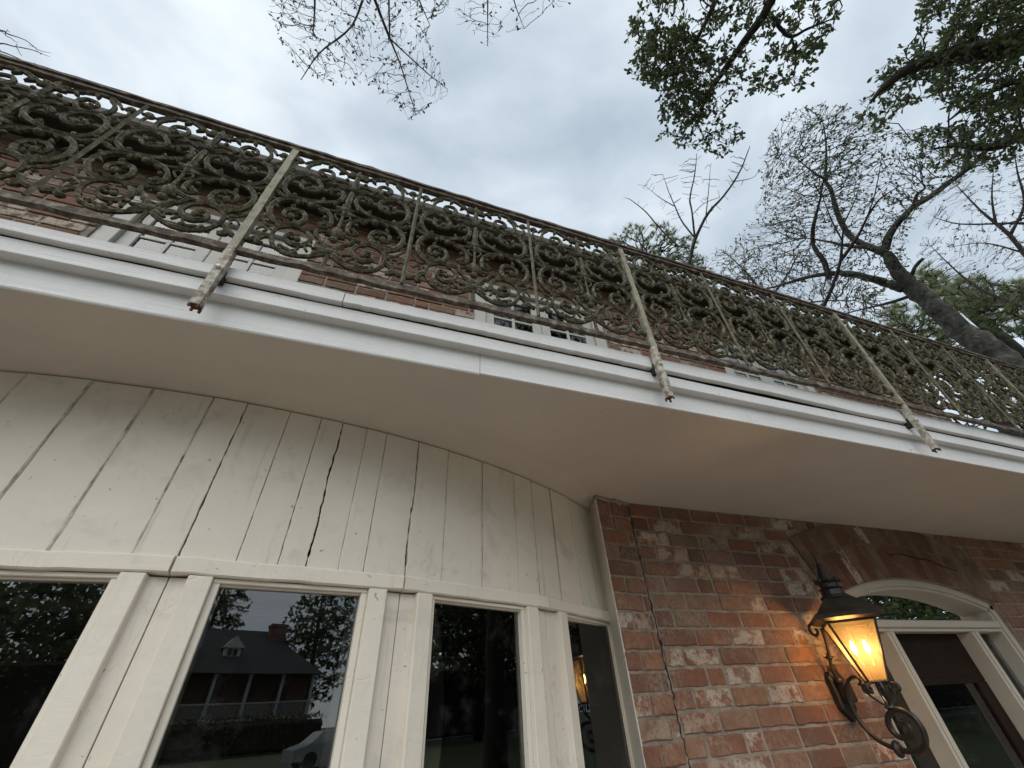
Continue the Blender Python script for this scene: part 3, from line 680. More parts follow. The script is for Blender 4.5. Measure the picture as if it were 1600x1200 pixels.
def panel_mesh():
    b = MB(); H = -.0
    def T(pts, r=.0105, k=6, n=6, y=0., mir=True, taper=None):
        P = np.array(pts, float); Cc = crom(P, k); K = len(Cc)
        rr = np.full(K, r)
        if taper: rr = np.interp(np.linspace(0, 1, K), np.linspace(0, 1, len(taper)), taper)
        for s in ((-1, 1) if mir else (1,)):
            Q = [rp(s*abs(1)*x if s == 1 else -x, z, y) for x, z in Cc]; b.tube(Q, rr*.94*(1 + RNG.normal(0, .06, K)), n)
            # raised rib along the face of the casting
            Q2 = [q + np.array([0, -.6*r_, 0]) for q, r_ in zip(Q, rr)]; b.tube(Q2, rr*.42, 4)
    def Bl(x, z, r, sc=(1, .8, 1), mir=True, y=0.):
        for s in ((-1, 1) if mir and abs(x) > .004 else (1,)):
            c = rp(s*x, z, y); b.ball(c, r, 8, sc)
    def leaf(x, z, ang_, L_, wd, mir=True):
        for s in ((-1, 1) if mir else (1,)):
            c = np.array([x, z]); d = np.array([math.cos(ang_), math.sin(ang_)]); nn = np.array([-d[1], d[0]])
            pts = [c, c + d*L_*.35 + nn*wd, c + d*L_*.7 + nn*wd*.6, c + d*L_, c + d*L_*.7 - nn*wd*.6, c + d*L_*.35 - nn*wd]
            Vv = [rp(s*p[0], p[1], -.006) for p in pts] + [rp(s*p[0], p[1], .006) for p in pts] + [rp(s*(c + d*L_*.5)[0], (c + d*L_*.5)[1], -.013)]
            F = [(i, (i+1) % 6, 12) for i in range(6)] + [(i, 6+i, 6+(i+1) % 6, (i+1) % 6) for i in range(6)] + [tuple(range(6, 12))]
            b.add(Vv, F)
    tp = [.006, .010, .0125, .0125, .012, .011, .008]
    S1 = [(-.075, 1.782), (-.088, 1.806), (-.062, 1.826), (-.036, 1.812), (-.026, 1.775), (-.044, 1.728), (-.09, 1.697), (-.145, 1.679), (-.205, 1.68), (-.244, 1.72), (-.252, 1.778), (-.235, 1.835), (-.19, 1.864), (-.145, 1.846), (-.122, 1.805), (-.137, 1.765), (-.172, 1.755), (-.197, 1.778), (-.188, 1.804)]
    T(S1, taper=tp)
    S2 = [(-.062, 1.558), (-.075, 1.54), (-.052, 1.528), (-.034, 1.55), (-.036, 1.598), (-.062, 1.637), (-.11, 1.66), (-.17, 1.668), (-.222, 1.648), (-.248, 1.6), (-.248, 1.545), (-.222, 1.498), (-.185, 1.482), (-.145, 1.5), (-.124, 1.545), (-.138, 1.588), (-.172, 1.597), (-.198, 1.575), (-.196, 1.543), (-.172, 1.54)]
    T(S2, taper=tp)
    T([(-.052, 1.497), (-.10, 1.492), (-.155, 1.486), (-.196, 1.452), (-.2, 1.402), (-.186, 1.375)], taper=[.008, .010, .009, .006])
    T([(-.118, 1.482), (-.088, 1.465), (-.075, 1.425), (-.094, 1.388), (-.128, 1.381), (-.155, 1.405), (-.148, 1.44), (-.124, 1.437), (-.118, 1.418)], taper=[.009, .011, .011, .009, .007])
    T([(-.274, 1.348), (-.256, 1.352), (-.236, 1.37), (-.218, 1.392), (-.199, 1.39), (-.186, 1.362), (-.16, 1.334), (-.11, 1.32), (-.055, 1.337), (-.004, 1.374)], taper=[.010, .012, .009, .010, .009])
    T([(-.236, 1.366), (-.228, 1.348), (-.212, 1.346)], taper=[.012, .014, .009])
    T([(-.105, 1.322), (-.128, 1.345), (-.15, 1.352), (-.155, 1.336)], taper=[.008, .007, .006])
    T([(-.172, 2.0), (-.2, 1.965), (-.208, 1.918), (-.19, 1.872), (-.155, 1.86), (-.115, 1.883), (-.098, 1.925), (-.115, 1.957), (-.15, 1.95), (-.158, 1.92), (-.14, 1.905)], taper=[.009, .010, .010, .009, .007])
    T([(-.225, 1.962), (-.2, 1.995), (-.168, 2.016), (-.12, 2.022), (-.075, 1.998), (-.03, 1.97), (-.004, 1.962)], taper=[.007, .010, .011, .008])
    T([(-.095, 1.885), (-.06, 1.90), (-.03, 1.90), (-.004, 1.87)], taper=[.009, .009])
    # frame with the little cartouche in the middle
    T([(-.03, 1.51), (-.066, 1.498), (-.064, 1.47), (-.045, 1.452), (-.028, 1.428), (-.002, 1.412)], taper=[.009, .010, .010])
    T([(-.002, 1.545), (-.03, 1.51)], r=.009)
    T([(-.008, 1.67), (-.06, 1.655), (-.12, 1.662), (-.19, 1.672)], taper=[.010, .007, .008])
    T([(-.26, 1.685), (-.235, 1.672), (-.19, 1.672)], taper=[.012, .010, .007])
    T([(0, 1.37), (0, 1.30)], r=.008, mir=False); T([(0, 1.69), (0, 1.83)], taper=[.012, .016, .011], mir=False); T([(0, 1.55), (0, 1.66)], r=.007, mir=False)
    T([(0, 1.87), (0, 1.97)], taper=[.010, .014, .012], mir=False)
    Bl(0, 1.68, .021); Bl(0, 1.508, .022, (1, .8, 1.35)); Bl(0, 1.47, .018); Bl(0, 1.388, .021); Bl(0, 1.975, .018); Bl(0, 1.862, .017); Bl(0, 1.535, .014)
    for sx, sz, r in ((-.125, 1.655, .017), (-.268, 1.69, .013), (-.262, 1.556, .012), (-.188, 1.798, .013), (-.172, 1.548, .015), (-.118, 1.42, .013), (-.252, 1.972, .018), (-.272, 1.972, .009), (-.112, 1.322, .011), (-.238, 1.968, .010), (-.25, 1.725, .012), (-.14, 1.905, .012), (-.14, 1.845, .011), (-.262, 1.80, .010)):
        Bl(sx, sz, r)
    for a_ in (math.radians(q) for q in (35, 90, 145, 200, 340)): leaf(0, 1.975, a_, .05, .012, False)
    for a_ in (math.radians(q) for q in (20, 70, 110, 160, 225, 315, 270)): leaf(0, 1.68, a_, .045, .011, False)
    for a_ in (math.radians(q) for q in (0, 55, 125, 180, 215, 325)): leaf(0, 1.388, a_, .062, .012, False)
    for a_ in (math.radians(q) for q in (15, 165, 60, 120, 200, 340)): leaf(0, 1.5, a_, .04, .010, False)
    for x, z, q, l_ in ((-.25, 1.72, 200, .035), (-.22, 1.50, 150, .03), (-.12, 2.02, 250, .04), (-.06, 1.99, 235, .04), (-.19, 1.455, 120, .035), (-.09, 1.697, 100, .035), (-.17, 1.755, 60, .03), (-.185, 1.60, 75, .03), (-.1, 1.32, 100, .035), (-.03, 1.97, 100, .03), (-.155, 1.68, 265, .03), (-.24, 1.83, 130, .03)):
        leaf(x, z, math.radians(q), l_, .009)
    # acanthus leaves budding off the outside of the scrolls
    for S, stp in ((S1, 2), (S2, 2)):
        for q in range(3, len(S) - 4, stp):
            (xa, za), (xb, zb) = S[q], S[q+1]; dx, dz = xb - xa, zb - za; a_ = math.atan2(dz, dx)
            leaf(xa, za, a_ + math.radians(48 if q % 4 else -48), .032, .0085)
    for x, z in ((-.03, 1.75), (-.06, 1.60), (-.09, 1.64), (-.2, 1.70), (-.255, 1.635), (-.21, 1.44), (-.07, 1.40), (-.04, 1.93), (-.215, 1.86), (-.08, 1.86), (-.16, 1.36), (-.045, 1.345)): Bl(x, z, .0095)
    T([(-.205, 1.86), (-.235, 1.885), (-.258, 1.92), (-.25, 1.965)], r=.0065); T([(-.03, 1.84), (-.06, 1.86), (-.095, 1.885)], r=.0065); T([(-.12, 1.66), (-.11, 1.69), (-.09, 1.697)], r=.007)
    T([(-.2, 1.45), (-.235, 1.46), (-.262, 1.50)], r=.006); T([(-.07, 1.36), (-.085, 1.39), (-.075, 1.425)], r=.006)
    for x, z, q in ((-.185, 1.80, 20), (-.185, 1.80, 140), (-.185, 1.80, 260), (-.165, 1.548, 10), (-.165, 1.548, 130), (-.165, 1.548, 250), (-.128, 1.42, 60), (-.128, 1.42, 200), (-.14, 1.91, 100), (-.14, 1.91, 330), (-.07, 1.80, 200), (-.07, 1.80, 60), (-.055, 1.545, 200), (-.055, 1.545, 90)):
        leaf(x, z, math.radians(q), .026, .008)
    T([(-.262, 1.86), (-.245, 1.88), (-.225, 1.87), (-.235, 1.855)], r=.005); T([(-.255, 1.42), (-.24, 1.44), (-.222, 1.43), (-.232, 1.415)], r=.005)
    T([(-.01, 1.60), (-.03, 1.63), (-.02, 1.65), (-.006, 1.64)], r=.005); T([(-.12, 1.345), (-.10, 1.365), (-.115, 1.38)], r=.005); T([(-.05, 1.36), (-.03, 1.41), (-.045, 1.43)], r=.005)
    # lugs that tie the casting to the rails
    for x in (-.12, .12): b.bbox(rp(x, 2.02) - [.006, .006, .004], rp(x, 2.035) + [.006, .006, .002], .002)
    b.bbox(rp(-.004, 1.29) - [.006, .006, .0], rp(.004, 1.31) + [.006, .006, .002], .002)
    return b
pmesh = panel_mesh()
first = pmesh.build('scroll_panel', M['iron'], None, smooth=False)
me0 = first.data
kmin, kmax = -6, 17
for k in range(kmin, kmax):
    xc = PX0 + PW*(k + .5)
    o = first if k == kmin else first.copy()
    if k != kmin: C.objects.link(o)
    rpar(o); o.location = (xc, 0, 0)
for k in range(kmin, kmax + 1):
    x = PX0 + PW*k
    b = MB()
    if k % 3 == 0:
        zs = np.linspace(.988, 2.037, 30); hw = .0135
        V = []
        for z in zs:
            c = rp(x, z); j = RNG.normal(0, .0009, 4)
            V += [(x-hw+j[0], c[1]-.0135, z), (x+hw+j[1], c[1]-.0135+j[2], z), (x+hw+j[1], c[1]+.0135, z), (x-hw+j[0], c[1]+.0135, z)]
        b.add(V, [(i*4+j, i*4+(j+1) % 4, (i+1)*4+(j+1) % 4, (i+1)*4+j) for i in range(29) for j in range(4)] + [(3,2,1,0), tuple(29*4+j for j in range(4))])
        # lower peeling end carried by material index
        me = bpy.data.meshes.new('post'); me.from_pydata(np.vstack(b.v).tolist(), [], b.f)
        po = link('post', me, [M['post'], M['stub'], M['rust']]); 
        for p in me.polygons:
            zc = p.center[2]
            if zc < 1.27: p.material_index = 1
            if zc < 1.0: p.material_index = 2
        rpar(po)
        c = rp(x, 1.165)
        bo = MB(); bo.lathe((0, 0, 0), [(.009, 0), (.009, .003), (.0065, .005), (.006, .008)], 8)
        bv = np.vstack(bo.v); bo.v = [np.stack([bv[:, 0] + x, c[1] - .0135 - bv[:, 2], bv[:, 1] + c[2]], 1)]
        bb = bo.build('bolt', M['bolt']); bb.parent = po
        c = rp(x, 1.165); br = MB(); br.bbox((x - .011, c[1] + .0136, 1.14), (x + .011, 1.0775, 1.19), .002)
        q = br.build('bracket', M['gap']); q.parent = po
        en = MB(); c = rp(x, .985)
        for (dx, dy) in ((-.011, -.011), (.011, -.011), (.011, .011), (-.011, .011)):
            en.bbox((x+dx-.0035, c[1]+dy-.0035, .972 + RNG.uniform(0, .008)), (x+dx+.0035, c[1]+dy+.0035, .9885), .001)
        q = en.build('rusted_end', M['rust']); q.parent = po
    else:
        c0, c1 = rp(x, 1.297), rp(x, 2.032)
        P = [c0 + (c1-c0)*t + np.array([RNG.normal(0, .0007), -.008, 0]) for t in np.linspace(0, 1, 24)]
        b.tube(P, .0085, 4); rpar(b.build('baluster', M['baluster']))

# ------------------------------------------------------------------ wall lantern
LX, LY = 2.56, 1.79
lan = empty('wall_lantern', (2.6, 2.05, 0), 'lit black iron carriage lantern with amber glass on the brick beside the arched door', 'lantern')
def lp(o): o.parent = lan; o.matrix_parent_inverse = Matrix.Translation((-2.6, -2.05, 0)); return o
bp = MB()
P = [(-.055, -.06), (-.055, .075), (-.03, .105), (.03, .105), (.055, .075), (.055, -.06), (.0, -.115)]
V = [(2.6 + x, YW - .001, z) for x, z in P] + [(2.6 + x, YW - .028, z) for x, z in P] + [(2.6 + x*.8, YW - .036, z*.85) for x, z in P]
bp.add(V, [(k, (k+1) % 7, 7+(k+1) % 7, 7+k) for k in range(7)] + [(7+k, 7+(k+1) % 7, 14+(k+1) % 7, 14+k) for k in range(7)] + [tuple(range(14, 21))])
bp.bbox((2.565, YW - .09, -.035), (2.615, YW - .034, .055), .008); bp.ball((2.6, YW - .04, .115), .016, 8, (1, 1, 1.5))
lp(bp.build('back_plate', M['black']))
arm = MB()
def yz(l): return [(LX, y, z) for y, z in l]
A = [(1.892, .035), (1.875, .05), (1.884, .068), (1.912, .07), (1.953, .045), (1.98, -.004), (1.985, -.071), (1.97, -.129), (1.935, -.175), (1.884, -.203), (1.831, -.216), (1.771, -.218), (1.718, -.195), (1.694, -.15), (1.70, -.103), (1.726, -.076), (1.774, -.068), (1.82, -.092), (1.839, -.132), (1.82, -.166), (1.779, -.171), (1.75, -.153), (1.747, -.128), (1.768, -.117), (1.787, -.128)]
Cc = crom(yz(A), 5); K = len(Cc); s_ = np.linspace(0, 1, K)
arm.tube(Cc, np.interp(s_, [0, .04, .2, .5, .75, .95, 1], [.007, .006, .010, .012, .013, .0085, .012]), 8)
arm.ball((LX, 1.85, -.212), .027, 8, (1.1, .7, 1.25)); arm.tube([(2.6, 2.0, -.02), (LX, 1.985, -.05)], .014, 8)
lp(arm.build('scroll_arm', M['black'], None, True))
rod = MB(); rod.tube(crom([(LX, 1.955, .30), (LX, 1.962, .24), (LX, 1.978, .185), (LX, 1.99, .15), (LX, 2.0, .10), (LX + .02, 2.0, .02)], 5), .0085, 8)
rod.lathe((LX, 1.986, .150), [(.006, 0), (.012, .006), (.03, .016), (.012, .022), (.010, .034)], 12)
rod.lathe((LX+.012, 2.0, .045), [(.01, 0), (.02, .006), (.02, .02), (.012, .03)], 12)
rod.tube(crom([(LX, 1.94, .325), (LX, 1.985, .335), (LX, 2.025, .32), (LX, 2.03, .288), (LX, 2.005, .272), (LX, 1.985, .288), (LX, 1.993, .302)], 5), .008, 8)
lp(rod.build('support_rod', M['black'], None, True))
cp = MB()
def sq(prof, rnd=0): cp.lathe((LX, LY, 0), prof, 4, 0.)
sq([(.165, .305), (.215, .318), (.222, .336), (.20, .345), (.165, .362), (.125, .392), (.09, .418), (.074, .425)])
cp.lathe((LX, LY, 0), [(.07, .42), (.072, .43), (.058, .436), (.056, .462), (.066, .468), (.048, .476), (.048, .497), (.064, .505), (.055, .513), (.04, .517), (.028, .55), (.016, .585), (.02, .595), (.010, .605), (.007, .635), (.002, .672)], 14)
for k in range(8):
    a = k*math.pi/4; cp.ball((LX + .058*math.cos(a), LY + .058*math.sin(a), .512), .011, 6, (1, 1, 1.6))
lp(cp.build('cap', M['black']))
gl = MB(); rt, rb_, zt_, zb_ = .150, .056, .302, .047
an = [0, math.pi/2, math.pi, 1.5*math.pi]
for k in range(4):
    a, b = an[k], an[(k+1) % 4]
    V = [(LX + rt*math.cos(a), LY + rt*math.sin(a), zt_), (LX + rt*math.cos(b), LY + rt*math.sin(b), zt_), (LX + rb_*math.cos(b), LY + rb_*math.sin(b), zb_), (LX + rb_*math.cos(a), LY + rb_*math.sin(a), zb_)]
    g1 = MB(); g1.add(V, [(0, 1, 2, 3)]); q = lp(g1.build('glass_pane', M['lampglass']))
    sm = q.modifiers.new('thickness', 'SOLIDIFY'); sm.thickness = .0015
rb = MB()
for k in range(4):
    a = an[k]; rb.tube([(LX + (rt+.003)*math.cos(a), LY + (rt+.003)*math.sin(a), zt_ + .008), (LX + (rb_+.003)*math.cos(a), LY + (rb_+.003)*math.sin(a), zb_ - .006)], .0062, 5)
for r, z, t in ((rt + .002, zt_, .007), (rb_ + .004, zb_ - .004, .007)):
    P = [(LX + r*math.cos(a), LY + r*math.sin(a), z) for a in an + [0]]
    for k in range(4): rb.tube([P[k], P[k+1]], t, 5)
for k in range(4):
    a = an[k] + math.pi/4; c_, s2 = math.cos(a), math.sin(a)
    P = [(LX + r*c_, LY + r*s2, z) for r, z in ((.052, .04), (.062, .018), (.058, -.008), (.036, -.032), (.014, -.05))]
    rb.tube(crom(P, 4), .006, 6)
    a = an[k]; c_, s2 = math.cos(a), math.sin(a)
    P = [(LX + r*c_, LY + r*s2, z) for r, z in ((.058, .036), (.086, .03), (.09, .008), (.07, .002), (.066, .018), (.076, .02))]
    rb.tube(crom(P, 4), .007, 6)
rb.lathe((LX, LY - .0, 0), [(.004, -.075), (.014, -.068), (.026, -.06), (.02, -.05), (.012, -.045)], 10)
lp(rb.build('lantern_frame', M['black']))
fn = MB(); fn.lathe((LX, LY, 0), [(.012, .04), (.012, .09), (.02, .1), (.02, .11)], 10); lp(fn.build('candle_holder', M['black']))
for dx, dy in ((-.024, .018), (.024, -.018)):
    bu = MB(); bu.lathe((LX + dx, LY + dy, .11), [(.004, .05), (.0085, .058), (.0115, .075), (.009, .09), (.002, .108)], 10); lp(bu.build('bulb', M['bulb'], None, True))
    cn = MB(); cn.tube([(LX + dx*.7, LY + dy*.7, .10), (LX + dx, LY + dy, .125), (LX + dx, LY + dy, .16)], .007, 6); lp(cn.build('candle_tube', M['shaded_trim']))
for dx, dy in ((-.024, .018), (.024, -.018)):
    pl = bpy.data.lights.new('lantern_light', 'POINT'); pl.energy = 14; pl.color = (1., .56, .23); pl.shadow_soft_size = .012
    po = bpy.data.objects.new('lantern_light', pl); C.objects.link(po); po.location = (LX + dx, LY + dy, .19); po.parent = lan; po.matrix_parent_inverse = Matrix.Translation((-2.6, -2.05, 0))

# ------------------------------------------------------------------ trees
def inpoly(P, x, y):
    c = False; j = len(P) - 1
    for i in range(len(P)):
        if (P[i][1] > y) != (P[j][1] > y) and x < (P[j][0]-P[i][0])*(y-P[i][1])/(P[j][1]-P[i][1]) + P[i][0]: c = not c
        j = i
    return c
def targets(poly, n, d0, d1, rng, gaps=.0):
    xs = [p[0] for p in poly]; ys = [p[1] for p in poly]; out = []
    cl = None
    while len(out) < n:
        u, v = rng.uniform(min(xs), max(xs)), rng.uniform(min(ys), max(ys))
        if not inpoly(poly, u, v): continue
        if gaps and math.sin(u*.061+1.3)*math.sin(v*.073+.7) + .5*math.sin(u*.15+v*.11) < -gaps and rng.random() < .85: continue
        out.append(at(u, v, rng.uniform(d0, d1)))
    return np.array(out)
def grow(limbs, tg, bf=.35, maxd=None):
    """limbs: list of (points, radii). Attach every target to the nearest, best-connected node."""
    nodes = []; par = []; path = []; lim = []
    for P, Rr in limbs:
        Q = crom(P, 4)
        for k, p in enumerate(Q): nodes.append(p); par.append(-1); path.append(0.); lim.append(True)
    nodes = list(nodes); A = np.array(nodes)
    dist = np.min(np.linalg.norm(tg[:, None, :] - A[None, :, :], axis=2), axis=1)
    order = np.argsort(dist); N0 = len(nodes)
    buf = np.zeros((N0 + len(tg), 3)); buf[:N0] = A; pl_ = np.zeros(N0 + len(tg)); cnt = N0
    for i in order:
        d = np.linalg.norm(buf[:cnt] - tg[i], axis=1); j = int(np.argmin(d + bf*pl_[:cnt]))
        buf[cnt] = tg[i]; pl_[cnt] = pl_[j] + d[j]; par.append(j); cnt += 1
    nd = np.zeros(cnt)
    nch = np.zeros(cnt, int)
    for k in range(cnt - 1, N0 - 1, -1):
        nd[k] += 1
        if par[k] >= N0: nd[par[k]] += nd[k]
        nch[par[k]] += 1
    return buf[:cnt], par, nd, nch, N0
def twigs_mesh(b, G, r0, rng, pw=.45, wob=.12, rmax=.05):
    P, par, nd, nch, N0 = G
    for k in range(N0, len(P)):
        p, q = P[par[k]], P[k]; Ls = np.linalg.norm(q - p)
        if Ls < 1e-4: continue
        ra = min(rmax, r0*(nd[par[k]] if par[k] >= N0 else nd[k])**pw); rb2 = min(rmax, r0*nd[k]**pw)
        ra = min(ra, rb2*1.6)
        m1 = p + (q-p)*.35 + rng.normal(0, wob*Ls*.5, 3); m2 = p + (q-p)*.7 + rng.normal(0, wob*Ls*.5, 3)
        b.tube([p, m1, m2, q], [ra, ra*.7+rb2*.3, ra*.3+rb2*.7, rb2], 3, cap=False)
def leaves_mesh(b, G, n, L_, wd, rng, spread=1., only_tips=False, along=.6, prob=1.):
    P, par, nd, nch, N0 = G
    V = []; F = []
    for k in range(N0, len(P)):
        if only_tips and nch[k] > 0: continue
        if rng.random() > prob: continue
        p, q = P[par[k]], P[k]; dr = q - p; Ls = np.linalg.norm(dr) + 1e-6; dr = dr/Ls
        cnt = rng.poisson(n)
        for _ in range(cnt):
            t = 1 - rng.random()**1.5*along; c = p + (q-p)*t
            d = dr*.7 + rng.normal(0, .75*spread, 3); d /= np.linalg.norm(d)
            s = np.cross(d, rng.normal(0, 1, 3)); s /= np.linalg.norm(s) + 1e-9; nn = np.cross(d, s)
            l_ = L_*rng.uniform(.6, 1.2); w_ = wd*rng.uniform(.7, 1.2); st = l_*.22
            c2 = c + d*st; i = len(V)
            V += [c, c2 + s*w_*.35 + d*l_*.2, c2 + s*w_*.5 + d*l_*.55 , c2 + d*l_*.85, c2 - s*w_*.5 + d*l_*.55, c2 - s*w_*.35 + d*l_*.2, c2 + d*l_*.45 - nn*w_*.18]
            F += [(i, i+1, i+6), (i+1, i+2, i+6), (i+2, i+3, i+6), (i+3, i+4, i+6), (i+4, i+5, i+6), (i+5, i, i+6)]
    if V: b.add(V, F)
def needles_mesh(b, pts, n, L_, rng, w_=.004):
    V = []; F = []
    for c in pts:
        ax = rng.normal(0, 1, 3); ax[2] += .8; ax /= np.linalg.norm(ax)
        for _ in range(n):
            d = ax + rng.normal(0, .45, 3); d /= np.linalg.norm(d); s = np.cross(d, rng.normal(0, 1, 3)); s /= np.linalg.norm(s)
            l_ = L_*rng.uniform(.6, 1.15); i = len(V)
            V += [c - s*w_, c + s*w_, c + d*l_]; F.append((i, i+1, i+2))
    b.add(V, F)
def px(l, d0, d1=None):
    n = len(l); d1 = d0 if d1 is None else d1
    return np.array([at(u, v, d0 + (d1 - d0)*k/max(1, n-1)) for k, (u, v) in enumerate(l)])
def mk_tree(name, label, cat, group, base, limbs, tgs, bark, leafm, rng, r0=.003, leaf=None, bf=.35, wob=.12, needles=None, trunk_extra=None, pw=.45, rmax=.05):
    root = empty(name, base, label, cat, group)
    def par_(o): o.parent = root; o.matrix_parent_inverse = Matrix.Translation([-float(q) for q in base]); return o
    tb = MB()
    for P, Rr in limbs + (trunk_extra or []):
        Q = crom(P, 5); K = len(Q); rr = np.interp(np.linspace(0, 1, K), np.linspace(0, 1, len(Rr)), Rr)
        big = max(Rr)
        Q = Q + rng.normal(0, .06, Q.shape)*rr[:, None]
        tb.tube(Q, rr*(1 + rng.normal(0, .05, K)), 10 if big > .06 else 6)
    par_(tb.build('trunk', bark, None, True))
    cb = MB(); lb = MB(); anyl = False
    for tg_ in tgs:
        G = grow(limbs, tg_, bf); twigs_mesh(cb, G, r0, rng, pw, wob, rmax)
        if leaf: leaves_mesh(lb, G, rng=rng, **leaf); anyl = True
        if needles: needles_mesh(lb, G[0][G[4]:], rng=rng, **needles); anyl = True
    par_(cb.build('branches', bark if name != 'evergreen_oak' else M['barkd']))
    if anyl and lb.n: par_(lb.build('crown', leafm))
    return root
r = np.random.default_rng(5)
# (1) big oak behind the far corner of the house
D = 15.
trunk_px = px([(1385, 396), (1400, 420), (1420, 445), (1450, 470), (1500, 515), (1545, 545), (1600, 588)], D)
last = trunk_px[-1]; base = np.array([last[0] + 1.6, last[1] + .2, GZ])
limbs = [(trunk_px, [.11, .15, .19, .22, .245, .26, .28]),
 (px([(1381, 394), (1390, 366), (1407, 344), (1429, 322), (1460, 303), (1482, 285), (1504, 270), (1530, 248), (1556, 222), (1600, 209)], D, D - 1), [.10, .085, .075, .07, .065, .06, .055, .045, .038, .03]),
 (px([(1383, 397), (1359, 386), (1333, 373), (1316, 351), (1305, 322), (1298, 296), (1289, 281), (1291, 255), (1290, 217), (1285, 190)], D, D + .6), [.10, .085, .075, .07, .06, .052, .042, .03, .02, .01]),
 (px([(1410, 450), (1386, 443), (1355, 434), (1322, 427), (1283, 429), (1250, 436), (1215, 447), (1180, 455)], D, D - 1), [.13, .10, .09, .08, .06, .045, .03, .015]),
 (px([(1296, 436), (1287, 408), (1272, 386), (1270, 362), (1274, 340), (1283, 307)], D - .6, D - .8), [.07, .065, .055, .05, .04, .025]),
 (px([(1289, 281), (1263, 263), (1240, 245), (1215, 240)], D), [.03, .02, .012, .006]),
 (px([(1359, 386), (1330, 385), (1290, 377), (1260, 372)], D), [.06, .05, .03, .015]),
 (px([(1418, 450), (1429, 419), (1443, 403)], D), [.05, .045, .04]),
 (px([(1429, 322), (1432, 305), (1445, 294), (1440, 285)], D), [.04, .035, .025, .015]),
 (px([(1504, 270), (1510, 244), (1515, 222), (1512, 200)], D), [.045, .04, .035, .02]),
 (px([(1440, 455), (1400, 470), (1340, 485), (1280, 500)], D), [.05, .04, .02, .01])]
trex = [(np.array([last, last + [.7, .1, -1.6], last + [1.3, .15, -3.4], base]), [.28, .32, .38, .5])]
polyA = [(1110, 440), (1130, 400), (1165, 350), (1190, 300), (1185, 250), (1210, 190), (1250, 165), (1320, 160), (1380, 200), (1450, 200), (1560, 190), (1530, 260), (1450, 320), (1420, 370), (1420, 440), (1330, 480), (1230, 450)]
polyA2 = [(1190, 280), (1240, 200), (1290, 165), (1340, 190), (1350, 280), (1320, 350), (1240, 380), (1190, 340)]
mk_tree('oak_tree', 'large grey barked oak with thick leaning trunk beyond the right end of the railing', 'tree', None, tuple(base), limbs,
        [targets(polyA, 3300, D - 1.6, D + 1.6, r), targets(polyA2, 420, D - .8, D + 1.2, r)], M['bark'], M['leafoak'], r, r0=.0030, leaf=dict(n=1.8, L_=.085, wd=.045, prob=.7), bf=.7, wob=.1, trunk_extra=trex, pw=.5, rmax=.06)
polyL = [(1130, 380), (1175, 330), (1260, 290), (1290, 360), (1290, 450), (1200, 440), (1120, 430)]
# (2) evergreen limbs hanging in at the top right
base = np.array([9.0, -3.2, GZ]); D = 5.6
ev = [(px([(1600, 66), (1547, 79), (1504, 83), (1464, 92), (1425, 105), (1385, 132), (1360, 160)], 6.4, 5.6), [.10, .09, .085, .07, .05, .03, .012]),
      (px([(1206, -6), (1197, 17), (1180, 42), (1162, 66), (1132, 109), (1105, 150), (1090, 195)], 5.6, 5.3), [.045, .042, .04, .035, .028, .02, .008]),
      (px([(1202, 20), (1220, 45), (1237, 57), (1262, 45), (1300, 30)], 5.6, 5.5), [.02, .018, .016, .012, .006]),
      (px([(1237, 57), (1243, 90), (1240, 120)], 5.55), [.012, .009, .005]),
      (px([(1120, -5), (1105, 30), (1080, 75), (1050, 110)], 5.6, 5.3), [.03, .022, .016, .008]),
      (px([(1600, 206), (1570, 225), (1540, 232), (1500, 228), (1460, 232)], 7.5, 7), [.05, .045, .035, .02, .01]),
      (px([(1600, 125), (1565, 135), (1520, 160), (1480, 190)], 6.6, 6.2), [.03, .025, .018, .008])]
e0 = ev[0][0][0]; e1 = ev[1][0][0]; e4 = ev[4][0][0]
fork = np.array([8.2, -2.6, 3.2])
trex = [(np.array([e0, e0*.55 + fork*.45 + [0, 0, .2], fork]), [.10, .13, .17]), (np.array([fork, [8.7, -3.0, .8], base]), [.19, .22, .3]),
        (np.array([e1, (e1*.8 + fork*.2) + [0, -.3, .9], (e1*.3 + fork*.7) + [0, -.4, .9], fork]), [.045, .07, .10, .14]),
        (np.array([e4, (e4*.9 + e1*.1) + [.3, -.5, .5], (e1*.8 + fork*.2) + [0, -.3, .9]]), [.03, .04, .06]),
        (np.array([ev[5][0][0], (ev[5][0][0] + fork)/2 + [.4, .2, .4], fork]), [.05, .07, .1]), (np.array([ev[6][0][0], e0*.6 + fork*.4 + [.1, .3, .1]]), [.03, .05])]
pT2 = [(985, -60), (985, 40), (975, 80), (985, 125), (1020, 145), (1030, 180), (1030, 225), (1085, 232), (1130, 245), (1165, 215), (1135, 170), (1160, 150), (1190, 140), (1215, 162), (1265, 140), (1280, 100), (1310, 30), (1330, -60)]
pT2b = [(1000, 50), (1060, 40), (1120, 90), (1110, 180), (1060, 215), (1040, 150), (990, 110)]
pT3 = [(1440, -40), (1425, 60), (1385, 90), (1335, 145), (1335, 175), (1350, 205), (1380, 215), (1420, 170), (1450, 150), (1500, 190), (1560, 215), (1680, 240), (1680, -40)]
pT3b = [(1500, -40), (1480, 40), (1440, 110), (1440, 150), (1520, 175), (1600, 180), (1660, 100), (1660, -40)]
pT3c = [(1420, 225), (1460, 190), (1530, 200), (1600, 200), (1600, 250), (1540, 270), (1480, 265), (1440, 260)]
